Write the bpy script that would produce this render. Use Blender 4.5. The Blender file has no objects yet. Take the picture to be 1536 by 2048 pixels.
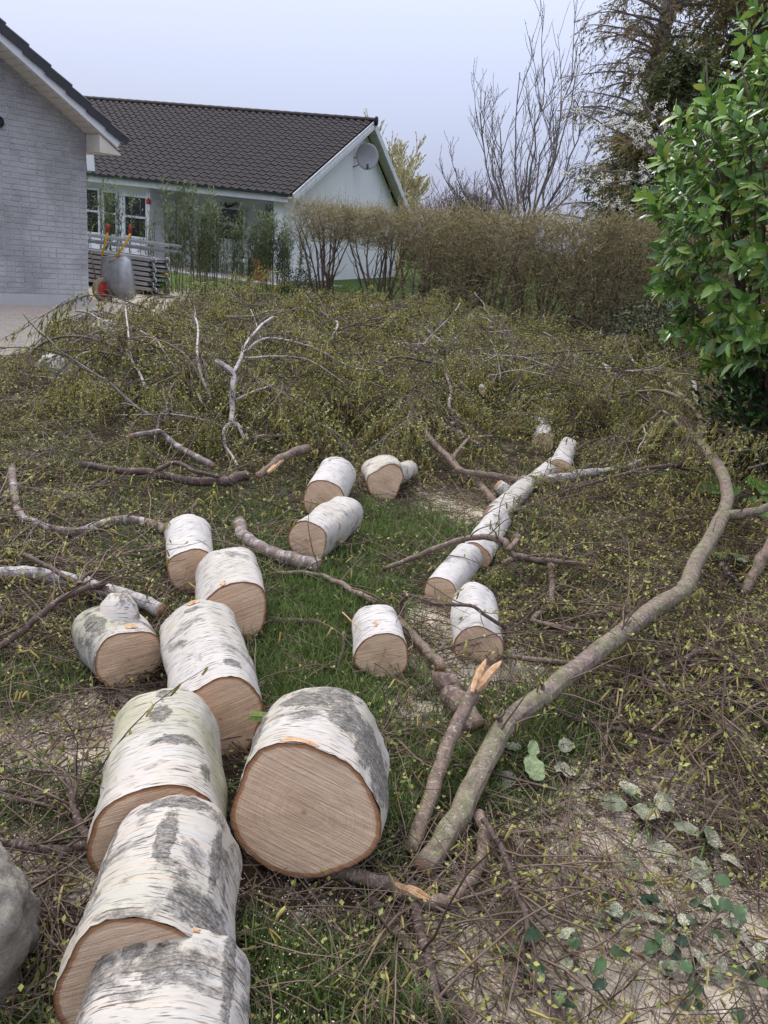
import bpy, bmesh, math, random
import numpy as np
from mathutils import Vector, Matrix, Euler, noise
rnd = random.Random(7)
sc = bpy.context.scene
COL = sc.collection
# ---------------------------------------------------------------- camera
F, CX, CY = 1540.0, 768.0, 1024.0            # focal length and centre, in pixels of the 1536 x 2048 photograph
EYE = np.array([0.0, 0.0, 1.6])
PITCH, ROLL = math.radians(19.5), math.radians(6.5)
FWD = np.array([0, math.cos(PITCH), -math.sin(PITCH)])
U0 = np.array([0, math.sin(PITCH), math.cos(PITCH)])
X0 = np.array([1.0, 0, 0])
RT = X0 * math.cos(ROLL) + U0 * math.sin(ROLL)
UP = -X0 * math.sin(ROLL) + U0 * math.cos(ROLL)
cam_data = bpy.data.cameras.new('camera')
cam = bpy.data.objects.new('camera', cam_data)
COL.objects.link(cam)
cam_data.sensor_fit = 'VERTICAL'
cam_data.sensor_height = 36.0
cam_data.lens = 36.0 * F / 2048.0
cam_data.clip_start = 0.05
cam_data.clip_end = 3000.0
cam.matrix_world = Matrix(((RT[0], UP[0], -FWD[0], EYE[0]), (RT[1], UP[1], -FWD[1], EYE[1]), (RT[2], UP[2], -FWD[2], EYE[2]), (0, 0, 0, 1)))
sc.camera = cam
# ---------------------------------------------------------------- sky, sun, exposure
SUN_AZ, SUN_EL = math.radians(-48.0), math.radians(52.0)      # azimuth from +Y towards +X
world = bpy.data.worlds.new('World')
sc.world = world
world.use_nodes = True
wn, wl = world.node_tree.nodes, world.node_tree.links
wn.clear()
w_out = wn.new('ShaderNodeOutputWorld')
w_bg = wn.new('ShaderNodeBackground')
w_sky = wn.new('ShaderNodeTexSky')
w_sky.sky_type = 'NISHITA'
w_sky.sun_disc = False
w_sky.sun_elevation = SUN_EL
w_sky.sun_rotation = SUN_AZ
w_sky.air_density = 1.0
w_sky.dust_density = 3.0
w_sky.ozone_density = 1.5
w_mix = wn.new('ShaderNodeMix')                                # thin even cloud veil over the clear sky
w_mix.data_type = 'RGBA'
w_mix.inputs[0].default_value = 0.8
w_tc = wn.new('ShaderNodeTexCoord')
w_sep = wn.new('ShaderNodeSeparateXYZ')
wl.new(w_tc.outputs['Generated'], w_sep.inputs[0])
w_up = wn.new('ShaderNodeMath')                                # height above the horizon, 0 to 1
w_up.operation = 'MAXIMUM'
w_up.inputs[1].default_value = 0.0
wl.new(w_sep.outputs[2], w_up.inputs[0])
w_veil = wn.new('ShaderNodeMix')                               # standard overcast sky: the zenith about three times the horizon
w_veil.data_type = 'RGBA'
w_veil.inputs[6].default_value = (1.95, 2.2, 3.5, 1)
w_veil.inputs[7].default_value = (13.4, 13.9, 15.8, 1)
wl.new(w_up.outputs[0], w_veil.inputs[0])
wl.new(w_veil.outputs[2], w_mix.inputs[7])
wl.new(w_sky.outputs[0], w_mix.inputs[6])
wl.new(w_mix.outputs[2], w_bg.inputs[0])
w_bg.inputs[1].default_value = 0.10
wl.new(w_bg.outputs[0], w_out.inputs[0])
sun_data = bpy.data.lights.new('sun', 'SUN')
sun_data.energy = 1.5
sun_data.angle = math.radians(14)
sun_data.color = (1.0, 0.95, 0.88)
sun = bpy.data.objects.new('sun', sun_data)
COL.objects.link(sun)
sdir = Vector((math.sin(SUN_AZ) * math.cos(SUN_EL), math.cos(SUN_AZ) * math.cos(SUN_EL), math.sin(SUN_EL)))
sun.rotation_euler = sdir.to_track_quat('Z', 'Y').to_euler()
sun.location = (0, 0, 30)
vs = sc.view_settings
vs.view_transform = 'Standard'
vs.look = 'None'
vs.gamma = 1.0
vs.use_curve_mapping = False
vs.exposure = 0.80
sc.cycles.use_denoising = True
sc.cycles.denoising_prefilter = 'ACCURATE'
sc.cycles.max_bounces = 5
sc.cycles.diffuse_bounces = 3
sc.cycles.glossy_bounces = 2
sc.cycles.transparent_max_bounces = 4
sc.cycles.caustics_reflective = False
sc.cycles.caustics_refractive = False


# ---------------------------------------------------------------- helpers: photograph geometry
def ray(px, py):
    return FWD + RT * (px - CX) / F - UP * (py - CY) / F


def gp(px, py, z=0.0):
    """the point of the horizontal plane at height z that the photograph shows at this pixel"""
    d = ray(px, py)
    return EYE + d * (z - EYE[2]) / d[2]


def hit(px, py, P, n):
    d = ray(px, py)
    return EYE + d * (np.dot(np.array(P) - EYE, n) / np.dot(d, n))


def at_y(px, py, Y):
    d = ray(px, py)
    return EYE + d * Y / d[1]


def proj(P):
    v = np.array(P) - EYE
    w = v @ FWD
    return CX + F * (v @ RT) / w, CY - F * (v @ UP) / w


def depth(P):
    return float((np.array(P) - EYE) @ FWD)


# ---------------------------------------------------------------- helpers: meshes
class MB:
    def __init__(s):
        s.v, s.f, s.m, s.uv, s.rad = [], [], [], [], []

    def vert(s, p, uv=(0, 0), rad=0.0):
        s.v.append((float(p[0]), float(p[1]), float(p[2])))
        s.uv.append(uv)
        s.rad.append(rad)
        return len(s.v) - 1

    def face(s, idx, m=0):
        s.f.append(idx)
        s.m.append(m)

    def quad(s, a, b, c, d, m=0):
        i = [s.vert(p) for p in (a, b, c, d)]
        s.face(i, m)

    def box(s, o, ax, ay, az, m=0):
        """box from corner o with edge vectors ax, ay, az"""
        o, ax, ay, az = (np.array(q, float) for q in (o, ax, ay, az))
        if np.dot(np.cross(ax, ay), az) < 0:
            ax, ay = ay, ax
        c = [o, o + ax, o + ax + ay, o + ay]
        i = [s.vert(p) for p in c] + [s.vert(p + az) for p in c]
        for q in ((3, 2, 1, 0), (4, 5, 6, 7), (0, 1, 5, 4), (1, 2, 6, 5), (2, 3, 7, 6), (3, 0, 4, 7)):
            s.face([i[k] for k in q], m)

    def tube(s, pts, rad, n=6, m=0, cap=True, capm=None, uv=False, rfun=None):
        pts = [Vector(p) for p in pts]
        k = len(pts)
        if not hasattr(rad, '__len__'):
            rad = [rad] * k
        t0 = (pts[1] - pts[0]).normalized()
        nrm = t0.orthogonal().normalized()
        prev = t0
        rings = []
        dist = 0.0
        cols = n + 1 if uv else n
        for i in range(k):
            t = (pts[min(i + 1, k - 1)] - pts[max(i - 1, 0)])
            t = t.normalized() if t.length > 1e-9 else prev
            q = prev.rotation_difference(t)
            nrm = (q @ nrm).normalized()
            bi = t.cross(nrm)
            prev = t
            if i:
                dist += (pts[i] - pts[i - 1]).length
            ring = []
            for j in range(cols):
                a = 2 * math.pi * j / n
                r = rad[i] * (rfun(i, j % n) if rfun else 1.0)
                p = pts[i] + (nrm * math.cos(a) + bi * math.sin(a)) * r
                ring.append(s.vert(p, (a * rad[0], dist)))
            rings.append(ring)
        for i in range(k - 1):
            for j in range(n):
                b = (j + 1) % cols
                s.face([rings[i][j], rings[i][b], rings[i + 1][b], rings[i + 1][j]], m)
        if cap:
            cm = m if capm is None else capm
            for end, ring in ((0, rings[0]), (1, rings[-1])):
                rr = ring[:n]
                s.face(rr if end else rr[::-1], cm)

    def leaf(s, o, d, nrm, L, W, m=0, seg=1, bend=0.0):
        """pointed leaf from o along d; seg=1 gives a folded rhombus, more gives an arched blade"""
        o, d, nrm = Vector(o), Vector(d).normalized(), Vector(nrm)
        sd = d.cross(nrm)
        sd = sd.normalized() if sd.length > 1e-6 else d.orthogonal().normalized()
        up = sd.cross(d).normalized()
        if seg == 1:
            a = s.vert(o)
            b = s.vert(o + d * L * .5 + sd * W * .5 + up * W * .12)
            c = s.vert(o + d * L - up * bend * L)
            e = s.vert(o + d * L * .5 - sd * W * .5 + up * W * .12)
            s.face([a, b, c], m)
            s.face([a, c, e], m)
            return
        rows = []
        for i in range(seg + 1):
            t = i / seg
            w = W * .5 * (math.sin(math.pi * min(1, t * .93 + .07)) ** .75 if i < seg else 0.02)
            if i == 0:
                w = W * .06
            c = o + d * (L * t) + up * (-bend * L * t * t)
            rows.append((s.vert(c + sd * w + up * w * .35), s.vert(c), s.vert(c - sd * w + up * w * .35)))
        for i in range(seg):
            A, B = rows[i], rows[i + 1]
            s.face([A[0], A[1], B[1], B[0]], m)
            s.face([A[1], A[2], B[2], B[1]], m)

    def mesh(s, name, mats, loc=(0, 0, 0), smooth=True, uv=False, rad=False):
        me = bpy.data.meshes.new(name)
        v = np.array(s.v, dtype=np.float64).reshape(-1, 3) - np.array(loc)
        me.from_pydata(v.tolist(), [], s.f)
        for m in (mats if isinstance(mats, (list, tuple)) else [mats]):
            me.materials.append(m)
        if any(s.m):
            me.polygons.foreach_set('material_index', s.m)
        if smooth:
            me.polygons.foreach_set('use_smooth', [True] * len(s.f))
        if uv:
            lay = me.uv_layers.new(name='UVMap')
            vi = np.zeros(len(me.loops), dtype=np.int32)
            me.loops.foreach_get('vertex_index', vi)
            lay.data.foreach_set('uv', np.array(s.uv, dtype=np.float32)[vi].ravel())
        if rad:
            at = me.attributes.new('rad', 'FLOAT', 'POINT')
            at.data.foreach_set('value', np.array(s.rad, dtype=np.float32))
        me.update()
        return me


def link(name, me, loc=(0, 0, 0), parent=None):
    o = bpy.data.objects.new(name, me)
    COL.objects.link(o)
    o.location = loc
    if parent is not None:
        o.parent = parent
    return o


def tag(o, label, cat, group=None):
    o['label'] = label
    o['category'] = cat
    if group:
        o['group'] = group
    return o


def thing(name, label, cat, loc, group=None):
    o = bpy.data.objects.new(name, None)
    o.empty_display_size = 0.1
    COL.objects.link(o)
    o.location = [float(c) for c in loc]
    return tag(o, label, cat, group)


def part(t, name, mb, mats, top=None, **k):
    """mesh part of thing t (or sub-part of part t, whose thing is top) from world coordinates"""
    root = top or t
    me = mb.mesh(name, mats, loc=tuple(root.location), **k)
    return link(name, me, (0, 0, 0), t)


def stuff(o):
    o['kind'] = 'stuff'
    return o


def structure(o):
    o['kind'] = 'structure'
    return o


def copy_tree(root, loc, rotz=0, scale=1.0, label=None):
    r = root.copy()
    COL.objects.link(r)
    r.location = loc
    r.rotation_euler = (0, 0, rotz)
    r.scale = (scale, scale, scale)
    if label:
        r['label'] = label
    for ch in root.children:
        c = ch.copy()
        COL.objects.link(c)
        c.parent = r
        for g in ch.children:
            d = g.copy()
            COL.objects.link(d)
            d.parent = c
    return r


# ---------------------------------------------------------------- helpers: materials
class Mat:
    def __init__(s, name):
        s.mat = bpy.data.materials.new(name)
        s.mat.use_nodes = True
        s.nt = s.mat.node_tree
        s.b = s.nt.nodes['Principled BSDF']
        s.tc = None

    def node(s, t, **k):
        n = s.nt.nodes.new(t)
        for a, b in k.items():
            setattr(n, a, b)
        return n

    def set(s, sock, val):
        if isinstance(val, bpy.types.NodeSocket):
            s.nt.links.new(val, sock)
        else:
            if isinstance(val, (tuple, list)) and sock.type == 'RGBA' and len(val) == 3:
                val = (*val, 1)
            sock.default_value = val

    def coord(s, kind='Object'):
        if s.tc is None:
            s.tc = s.node('ShaderNodeTexCoord')
        return s.tc.outputs[kind]

    def geo(s, out):
        return s.node('ShaderNodeNewGeometry').outputs[out]

    def attr(s, name):
        n = s.node('ShaderNodeAttribute')
        n.attribute_name = name
        return n.outputs['Fac']

    def rand(s):
        return s.node('ShaderNodeObjectInfo').outputs['Random']

    def mapping(s, vec, scale=(1, 1, 1), rot=(0, 0, 0), loc=None):
        n = s.node('ShaderNodeMapping')
        s.set(n.inputs['Vector'], vec)
        s.set(n.inputs['Scale'], scale)
        s.set(n.inputs['Rotation'], rot)
        if loc is not None:
            s.set(n.inputs['Location'], loc)
        return n.outputs[0]

    def noise(s, vec, scale=5, detail=4, rough=.55, dist=0, out=0):
        n = s.node('ShaderNodeTexNoise')
        s.set(n.inputs['Vector'], vec)
        s.set(n.inputs['Scale'], scale)
        s.set(n.inputs['Detail'], detail)
        s.set(n.inputs['Roughness'], rough)
        s.set(n.inputs['Distortion'], dist)
        return n.outputs[out]

    def voronoi(s, vec, scale=5, feature='F1', out='Distance'):
        n = s.node('ShaderNodeTexVoronoi', feature=feature)
        s.set(n.inputs['Vector'], vec)
        s.set(n.inputs['Scale'], scale)
        return n.outputs[out]

    def ramp(s, fac, stops):
        n = s.node('ShaderNodeValToRGB')
        s.set(n.inputs[0], fac)
        cr = n.color_ramp
        while len(cr.elements) < len(stops):
            cr.elements.new(0.5)
        for e, (p, c) in zip(cr.elements, stops):
            e.position = p
            c = (c, c, c) if not hasattr(c, '__len__') else c
            e.color = (*c, 1)
        return n.outputs[0]

    def mix(s, fac, a, b, blend='MIX'):
        n = s.node('ShaderNodeMix', data_type='RGBA', blend_type=blend)
        s.set(n.inputs[0], fac)
        s.set(n.inputs[6], a)
        s.set(n.inputs[7], b)
        return n.outputs[2]

    def math(s, op, a, b=0.0, clamp=False):
        n = s.node('ShaderNodeMath', operation=op, use_clamp=clamp)
        s.set(n.inputs[0], a)
        s.set(n.inputs[1], b)
        return n.outputs[0]

    def sep(s, vec):
        n = s.node('ShaderNodeSeparateXYZ')
        s.set(n.inputs[0], vec)
        return n.outputs

    def bump(s, h, strength=.5, dist=.01):
        n = s.node('ShaderNodeBump')
        s.set(n.inputs['Height'], h)
        s.set(n.inputs['Strength'], strength)
        s.set(n.inputs['Distance'], dist)
        s.nt.links.new(n.outputs[0], s.b.inputs['Normal'])

    def done(s, col, rough=.7, spec=.3, metal=0.0, trans=0.0):
        s.set(s.b.inputs['Base Color'], col)
        s.set(s.b.inputs['Roughness'], rough)
        s.set(s.b.inputs['Specular IOR Level'], spec)
        s.set(s.b.inputs['Metallic'], metal)
        if trans:
            # thin leaf: part of the light passes through
            t = s.node('ShaderNodeBsdfTranslucent')
            s.set(t.inputs[0], col)
            mx = s.node('ShaderNodeMixShader')
            s.set(mx.inputs[0], trans)
            out = s.nt.nodes['Material Output']
            s.nt.links.new(s.b.outputs[0], mx.inputs[1])
            s.nt.links.new(t.outputs[0], mx.inputs[2])
            s.nt.links.new(mx.outputs[0], out.inputs[0])
        return s.mat


def bark_material(name, dark=.42, lent=.6, green=0.0, tan=.25, base=((.38, .358, .33), (.53, .505, .475))):
    m = Mat(name)
    uv = m.coord('UV')
    r = m.rand()
    off = m.node('ShaderNodeCombineXYZ')
    m.set(off.inputs[0], m.math('MULTIPLY', r, 37.0))
    m.set(off.inputs[1], m.math('MULTIPLY', r, 91.0))
    va = m.node('ShaderNodeVectorMath', operation='ADD')
    m.set(va.inputs[0], uv)
    m.set(va.inputs[1], off.outputs[0])
    v = va.outputs[0]
    c = m.mix(m.noise(m.mapping(v, (5, 9, 1)), 1, 5, .6), *base)
    # papery peel bands running round the stem
    band = m.noise(m.mapping(v, (2.2, 42, 1)), 1, 4, .6, .3)
    c = m.mix(m.ramp(band, [(.42, 0), (.66, tan)]), c, (.52, .40, .30))
    c = m.mix(m.ramp(m.noise(m.mapping(v, (3, 120, 1)), 1, 3, .6), [(.5, 0), (.75, .35)]), c, (.30, .28, .27))
    if green:
        g = m.noise(m.mapping(v, (4, 3, 1)), 1, 5, .65)
        c = m.mix(m.ramp(g, [(.40, 0), (.62, green)]), c, (.27, .27, .12))
    # lenticels: short dark dashes across the grain
    ln = m.noise(m.mapping(v, (16, 210, 1)), 1, 2, .5)
    where = m.noise(m.mapping(v, (4, 7, 1)), 1, 3, .6)
    lm = m.math('MULTIPLY', m.ramp(ln, [(lent, 0), (lent + .09, 1)]), m.ramp(where, [(.36, 0), (.52, 1)]))
    c = m.mix(lm, c, (.11, .095, .088))
    # rough black patches
    pn = m.noise(m.mapping(v, (5.5, 8, 1)), 1, 6, .68, .4)
    pm = m.ramp(pn, [(1 - dark - .035, 0), (1 - dark + .05, 1)])
    fine = m.math('ADD', m.math('MULTIPLY', m.noise(m.mapping(v, (34, 60, 1)), 1, 5, .8), .6), m.math('MULTIPLY', m.noise(m.mapping(v, (120, 200, 1)), 1, 3, .7), .4))
    scar = m.math('ADD', m.attr('rad'), m.math('MULTIPLY', m.math('SUBTRACT', m.noise(m.mapping(v, (26, 34, 1)), 1, 6, .8), .5), 1.9))
    pm = m.math('MAXIMUM', pm, m.ramp(scar, [(.38, 0), (.56, 1)]))
    pm = m.math('MULTIPLY', pm, m.ramp(fine, [(.34, 1), (.66, .55)]))
    pc = m.ramp(fine, [(.38, (.025, .021, .019)), (.51, (.08, .072, .065)), (.59, (.21, .20, .185)), (.67, (.50, .48, .45))])
    c = m.mix(pm, c, pc)
    h = m.math('ADD', m.math('MULTIPLY', fine, m.math('ADD', m.math('MULTIPLY', pm, 1.2), .12)), m.math('MULTIPLY', lm, -.4))
    h = m.math('ADD', h, m.math('MULTIPLY', band, .35))
    m.bump(h, .8, .006)
    return m.done(c, .62, .25)


def limb_material(name, base, dark, moss=0.0, white=0.0):
    m = Mat(name)
    uv = m.coord('UV')
    v = m.mapping(uv, (1, 1, 1))
    ob = m.coord('Object')
    c = m.mix(m.ramp(m.noise(m.mapping(v, (26, 20, 1)), 1, 7, .75), [(.34, 0), (.64, 1)]), dark, base)
    if white:
        w = m.noise(m.mapping(v, (7, 16, 1)), 1, 5, .7)
        c = m.mix(m.ramp(w, [(.62 - white * .35, 0), (.74 - white * .35, .95)]), c, m.mix(m.noise(m.mapping(v, (40, 60, 1)), 1, 4, .7), (.36, .33, .31), (.58, .56, .55)))
    fl = m.noise(m.mapping(v, (75, 95, 1)), 1, 5, .8)
    c = m.mix(m.ramp(fl, [(.36, .75), (.52, 0)]), c, dark)
    ln = m.noise(m.mapping(v, (30, 150, 1)), 1, 2, .5)
    c = m.mix(m.ramp(ln, [(.60, 0), (.68, .8)]), c, (.06, .045, .04) if white else (.34, .27, .24))
    if moss:
        g = m.noise(ob, 7, 6, .7)
        c = m.mix(m.ramp(g, [(.42, 0), (.60, moss)]), c, (.16, .19, .075))
        l = m.noise(ob, 60, 4, .7)
        c = m.mix(m.ramp(l, [(.60, 0), (.68, .7)]), c, (.42, .44, .36))
    # sawdust caught on the upper side
    nz = m.sep(m.geo('Normal'))[2]
    sd = m.ramp(m.noise(ob, 420, 3, .7), [(.62, 0), (.68, 1)])
    sd = m.math('MULTIPLY', sd, m.ramp(m.noise(ob, 5, 3), [(.45, 0), (.6, .8)]))
    sd = m.math('MULTIPLY', sd, m.ramp(nz, [(.2, 0), (.7, 1)]))
    c = m.mix(sd, c, (.68, .60, .48))
    m.bump(m.noise(m.mapping(v, (60, 90, 1)), 1, 6, .7), .7, .006)
    return m.done(c, .7, .25)


def cut_material():
    m = Mat('cut birch wood')
    uv = m.coord('UV')
    rad = m.attr('rad')
    vr = m.node('ShaderNodeVectorRotate', rotation_type='Z_AXIS')
    m.set(vr.inputs['Vector'], uv)
    m.set(vr.inputs['Angle'], m.math('MULTIPLY', m.math('SUBTRACT', m.rand(), .35), 1.6))
    v = vr.outputs[0]
    base = m.mix(m.noise(v, 9, 4, .6), (.68, .475, .31), (.78, .59, .42))
    marks = m.noise(m.mapping(v, (5, 120, 1)), 1, 5, .65, 1.4)
    marks2 = m.noise(m.mapping(v, (3, 75, 1), (0, 0, .42)), 1, 3, .6)
    c = m.mix(m.ramp(marks, [(.36, .32), (.50, 0)]), base, (.36, .22, .13))
    c = m.mix(m.ramp(marks2, [(.55, 0), (.70, .5)]), c, (.70, .55, .41))
    pith = m.ramp(rad, [(.012, .8), (.045, 0)])
    c = m.mix(pith, c, (.22, .12, .07))
    heart = m.ramp(m.math('ADD', rad, m.math('MULTIPLY', m.noise(uv, 14, 3), .25)), [(.15, .35), (.6, 0)])
    c = m.mix(heart, c, (.40, .25, .15))
    ring = m.noise(m.node('ShaderNodeCombineXYZ').outputs[0], 1)
    cx = m.node('ShaderNodeCombineXYZ')
    m.set(cx.inputs[0], m.math('MULTIPLY', rad, 34.0))
    c = m.mix(m.ramp(m.noise(cx.outputs[0], 1, 2), [(.42, .0), (.62, .24)]), c, (.34, .20, .11))
    rim = m.math('ADD', rad, m.math('MULTIPLY', m.math('SUBTRACT', m.noise(uv, 60, 3), .5), .03))
    c = m.mix(m.ramp(rim, [(.915, 0), (.945, .9)]), c, (.34, .155, .065))
    c = m.mix(m.ramp(rim, [(.965, 0), (.985, 1)]), c, (.21, .10, .05))
    h = m.math('ADD', marks, m.math('MULTIPLY', marks2, .7))
    c = m.mix(m.ramp(m.noise(uv, 22, 5, .7), [(.45, 0), (.7, .3)]), c, (.40, .27, .19))
    fleck = m.ramp(m.noise(uv, 240, 4, .8), [(.62, 0), (.68, .8)])
    c = m.mix(m.math('MULTIPLY', fleck, m.ramp(m.noise(uv, 13, 3), [(.5, 0), (.62, 1)])), c, (.86, .74, .58))
    m.bump(h, .8, .007)
    return m.done(c, .8, .12)


def simple(name, a, b, scale=6, rough=.7, spec=.3, metal=0.0, bump=0.0, trans=0.0, detail=5, coord='Object', island=False):
    m = Mat(name)
    co = m.coord(coord)
    f = m.noise(co, scale, detail, .65)
    if island:
        rr = m.math('FRACT', m.math('ADD', m.geo('Random Per Island'), m.rand()))
        f = m.math('ADD', m.math('MULTIPLY', f, .4), m.math('MULTIPLY', rr, .6))
    c = m.mix(m.ramp(f, [(.3, 0), (.7, 1)]), a, b)
    if bump:
        m.bump(m.noise(co, scale * 6, 5, .7), bump, .01)
    return m.done(c, rough, spec, metal, trans)


BARK_BUTT = bark_material('birch bark rough', dark=.45, lent=.575, green=.25, tan=.55)
BARK_GREEN = bark_material('birch bark algae', dark=.385, lent=.575, green=.55, tan=.45)
BARK_MID = bark_material('birch bark', dark=.39, lent=.575, green=.15, tan=.3)
BARK_TOP = bark_material('birch bark pale', dark=.395, lent=.575, green=0, tan=.22, base=((.41, .392, .37), (.55, .53, .51)))
BARK_MOTTLE = bark_material('birch bark mottled', dark=.46, lent=.58, green=.45, tan=.5)
CUT = cut_material()
TEAR = simple('torn birch wood', (.42, .22, .10), (.66, .47, .30), 40, .8, .1, bump=.6)
LIMB_MOSS = limb_material('mossy limb bark', (.28, .205, .17), (.05, .035, .03), moss=.42)
LIMB_BROWN = limb_material('brown limb bark', (.255, .175, .14), (.06, .04, .033), moss=.12)
LIMB_DARK = limb_material('dark twig bark', (.14, .095, .078), (.038, .025, .022))
LIMB_WHITE = limb_material('white limb bark', (.30, .25, .24), (.12, .09, .085), white=.6)
LIMB_PATCH = limb_material('patchy limb bark', (.26, .20, .185), (.10, .07, .06), white=.35)
TWIG = simple('twig', (.05, .032, .023), (.165, .115, .083), 3, .6, .3, island=True, detail=1)
TWIG_BRUSH = simple('brush twig', (.04, .026, .021), (.14, .097, .08), 3, .6, .3, island=True, detail=1)
BUDLEAF = simple('young birch leaf', (.22, .265, .06), (.44, .455, .14), 30, .55, .25, trans=.35, island=True, detail=1)
CATKIN = simple('birch catkin', (.21, .17, .05), (.36, .30, .10), 60, .8, .1, island=True, detail=1)

# ================================================================ ground
SAWDUST = [  # (pixel x, y, radius across m, radius along m, strength): where the saw stood
    (1150, 1850, .34, .16, .8), (1300, 1960, .36, .18, .8), (1050, 1960, .25, .2, .8), (1450, 1850, .3, .2, .7), (1250, 1700, .35, .25, .5),
    (1400, 2040, .4, .2, .9), (930, 1900, .2, .2, .5), (60, 1560, .35, .3, .9), (130, 1690, .3, .18, .9), (150, 1480, .35, .3, .6), (40, 1430, .4, .3, .5),
    (915, 1030, .35, .45, 1), (870, 1240, .3, .2, .9), (960, 1345, .3, .22, .9), (1000, 1480, .3, .22, .6), (590, 1185, .15, .12, .6), (820, 1410, .2, .2, .6),
    (560, 1350, .18, .25, .5), (760, 1400, .25, .12, .5), (1090, 1560, .35, .2, .5), (690, 1060, .25, .2, .3), (1330, 1560, .4, .25, .4), (590, 1840, .2, .1, .25)]
GRASSY = [(600, 1260, .35, .6, 1), (660, 1200, .4, .5, 1), (830, 1060, .45, .5, 1), (560, 1330, .25, .3, 1), (640, 1360, .35, .2, 1), (1110, 1060, .4, .5, .6), (1060, 1130, .3, .3, .5),
          (120, 1600, .35, .2, .8), (60, 1640, .25, .1, .8), (190, 1640, .15, .15, 1), (560, 1920, .2, .15, .5), (640, 1990, .25, .15, .4), (1020, 1430, .35, .3, .7), (420, 1010, .5, .4, .35), (250, 970, .5, .4, .35),
          (330, 1110, .4, .4, .4), (700, 1130, .3, .3, .8), (980, 1500, .25, .25, .8), (30, 1380, .25, .2, .5), (800, 1500, .2, .2, .5), (560, 1130, .3, .3, .8)]


def blob(table):
    rows = []
    for px, py, rx, ry, s in table:
        P = gp(px, py)
        rows.append((P[0], P[1], rx, ry, s))
    return rows


SAW_B, GRASS_B = blob(SAWDUST), blob(GRASSY)


def blobs(x, y, rows):
    v = 0.0
    for bx, by, rx, ry, s in rows:
        d = ((x - bx) / rx) ** 2 + ((y - by) / ry) ** 2
        if d < 6:
            v = max(v, s * math.exp(-d * .9))
    return v


def gravel_at(x, y):
    # bare gravel yard beside the brick house
    d = x + 3.9 - 0.10 * (y - 9.0) + .35 * noise.noise((x * .8, y * .8, 3.0))
    a = max(0.0, min(1.0, -d / .5))
    b = max(0.0, min(1.0, (y - 7.2) / .8))
    return a * b * (1.0 if y < 17 else max(0.0, 1 - (y - 17) / 1.0))


def ground_z(x, y):
    z = .035 * noise.noise((x * .9, y * .9, 0.0)) + .02 * noise.noise((x * 3.1, y * 3.1, 5.0)) + .010 * noise.noise((x * 9, y * 9, 9.0))
    k = max(0.0, min(1.0, (13 - y) / 2)) * max(0.0, min(1.0, (5 - abs(x)) / 1))
    return z * (.25 + .75 * k) - .005


def axis(fine0, fine1, step, end0, end1):
    a = list(np.arange(fine0, fine1 + 1e-6, step))
    s, v = step, fine1
    while v < end1:
        s *= 1.22
        v = min(end1, v + s)
        a.append(v)
    s, v = step, fine0
    pre = []
    while v > end0:
        s *= 1.22
        v = max(end0, v - s)
        pre.append(v)
    return pre[::-1] + a


gx = axis(-2.4, 2.6, .028, -600, 600)
gy = axis(.7, 5.2, .028, -30, 900)
gv, gs, gg, gr = [], [], [], []
for y in gy:
    for x in gx:
        near = -8 < x < 8 and 0 < y < 20
        s = blobs(x, y, SAW_B) if near else 0.0
        g = blobs(x, y, GRASS_B) if near else 0.0
        z = ground_z(x, y) if near else -.005
        gv.append((x, y, z + .018 * s))
        gs.append(s)
        gg.append(g if near else (1.0 if y > 0 else .3))
        gr.append(gravel_at(x, y) if -20 < x < 8 and 4 < y < 30 else 0.0)
nx, ny = len(gx), len(gy)
gf = [(j * nx + i, j * nx + i + 1, (j + 1) * nx + i + 1, (j + 1) * nx + i) for j in range(ny - 1) for i in range(nx - 1)]
gme = bpy.data.meshes.new('ground')
gme.from_pydata(gv, [], gf)
for nm, arr in (('saw', gs), ('grassy', gg), ('gravel', gr)):
    gme.attributes.new(nm, 'FLOAT', 'POINT').data.foreach_set('value', np.array(arr, dtype=np.float32))
gme.polygons.foreach_set('use_smooth', [True] * len(gf))
m = Mat('garden ground')
ob = m.coord('Object')
soil = m.mix(m.noise(ob, 40, 6, .7), (.028, .020, .012), (.11, .08, .048))
turf = m.mix(m.noise(ob, 55, 5, .7), (.035, .06, .015), (.11, .16, .04))
far = m.mix(m.noise(ob, .15, 5, .6), (.06, .105, .025), (.095, .15, .04))
c = m.mix(m.ramp(m.math('ADD', m.attr('grassy'), m.math('SUBTRACT', m.noise(ob, 9, 5, .7), .5)), [(.25, 0), (.6, .9)]), soil, turf)
c = m.mix(m.ramp(m.sep(ob)[1], [(0.0, 0), (1.0, 1)]), c, c)
yy = m.math('MULTIPLY', m.math('SUBTRACT', m.sep(ob)[1], 13.5), .35, True)
c = m.mix(yy, c, far)
dust = m.mix(m.ramp(m.noise(ob, 150, 6, .85), [(.34, 0), (.56, 1)]), (.50, .38, .26), (.84, .74, .60))
dust = m.mix(m.ramp(m.noise(ob, 22, 5, .75), [(.54, 0), (.70, .5)]), dust, (.36, .27, .18))
dm = m.math('ADD', m.attr('saw'), m.math('MULTIPLY', m.math('SUBTRACT', m.noise(ob, 14, 7, .75), .5), 1.3))
dm = m.math('ADD', dm, m.math('MULTIPLY', m.math('SUBTRACT', m.noise(ob, 75, 5, .8), .5), 1.1))
c = m.mix(m.ramp(dm, [(.26, 0), (.42, .95)]), c, dust)
stone = m.voronoi(ob, 55, out='Color')
grav = m.mix(m.noise(ob, 5, 6, .7), (.40, .34, .27), (.58, .51, .43))
grav = m.mix(.35, grav, stone, 'OVERLAY')
gm = m.math('ADD', m.attr('gravel'), m.math('MULTIPLY', m.math('SUBTRACT', m.noise(ob, 3.5, 6, .7), .5), .9))
c = m.mix(m.ramp(gm, [(.42, 0), (.6, 1)]), c, grav)
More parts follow.
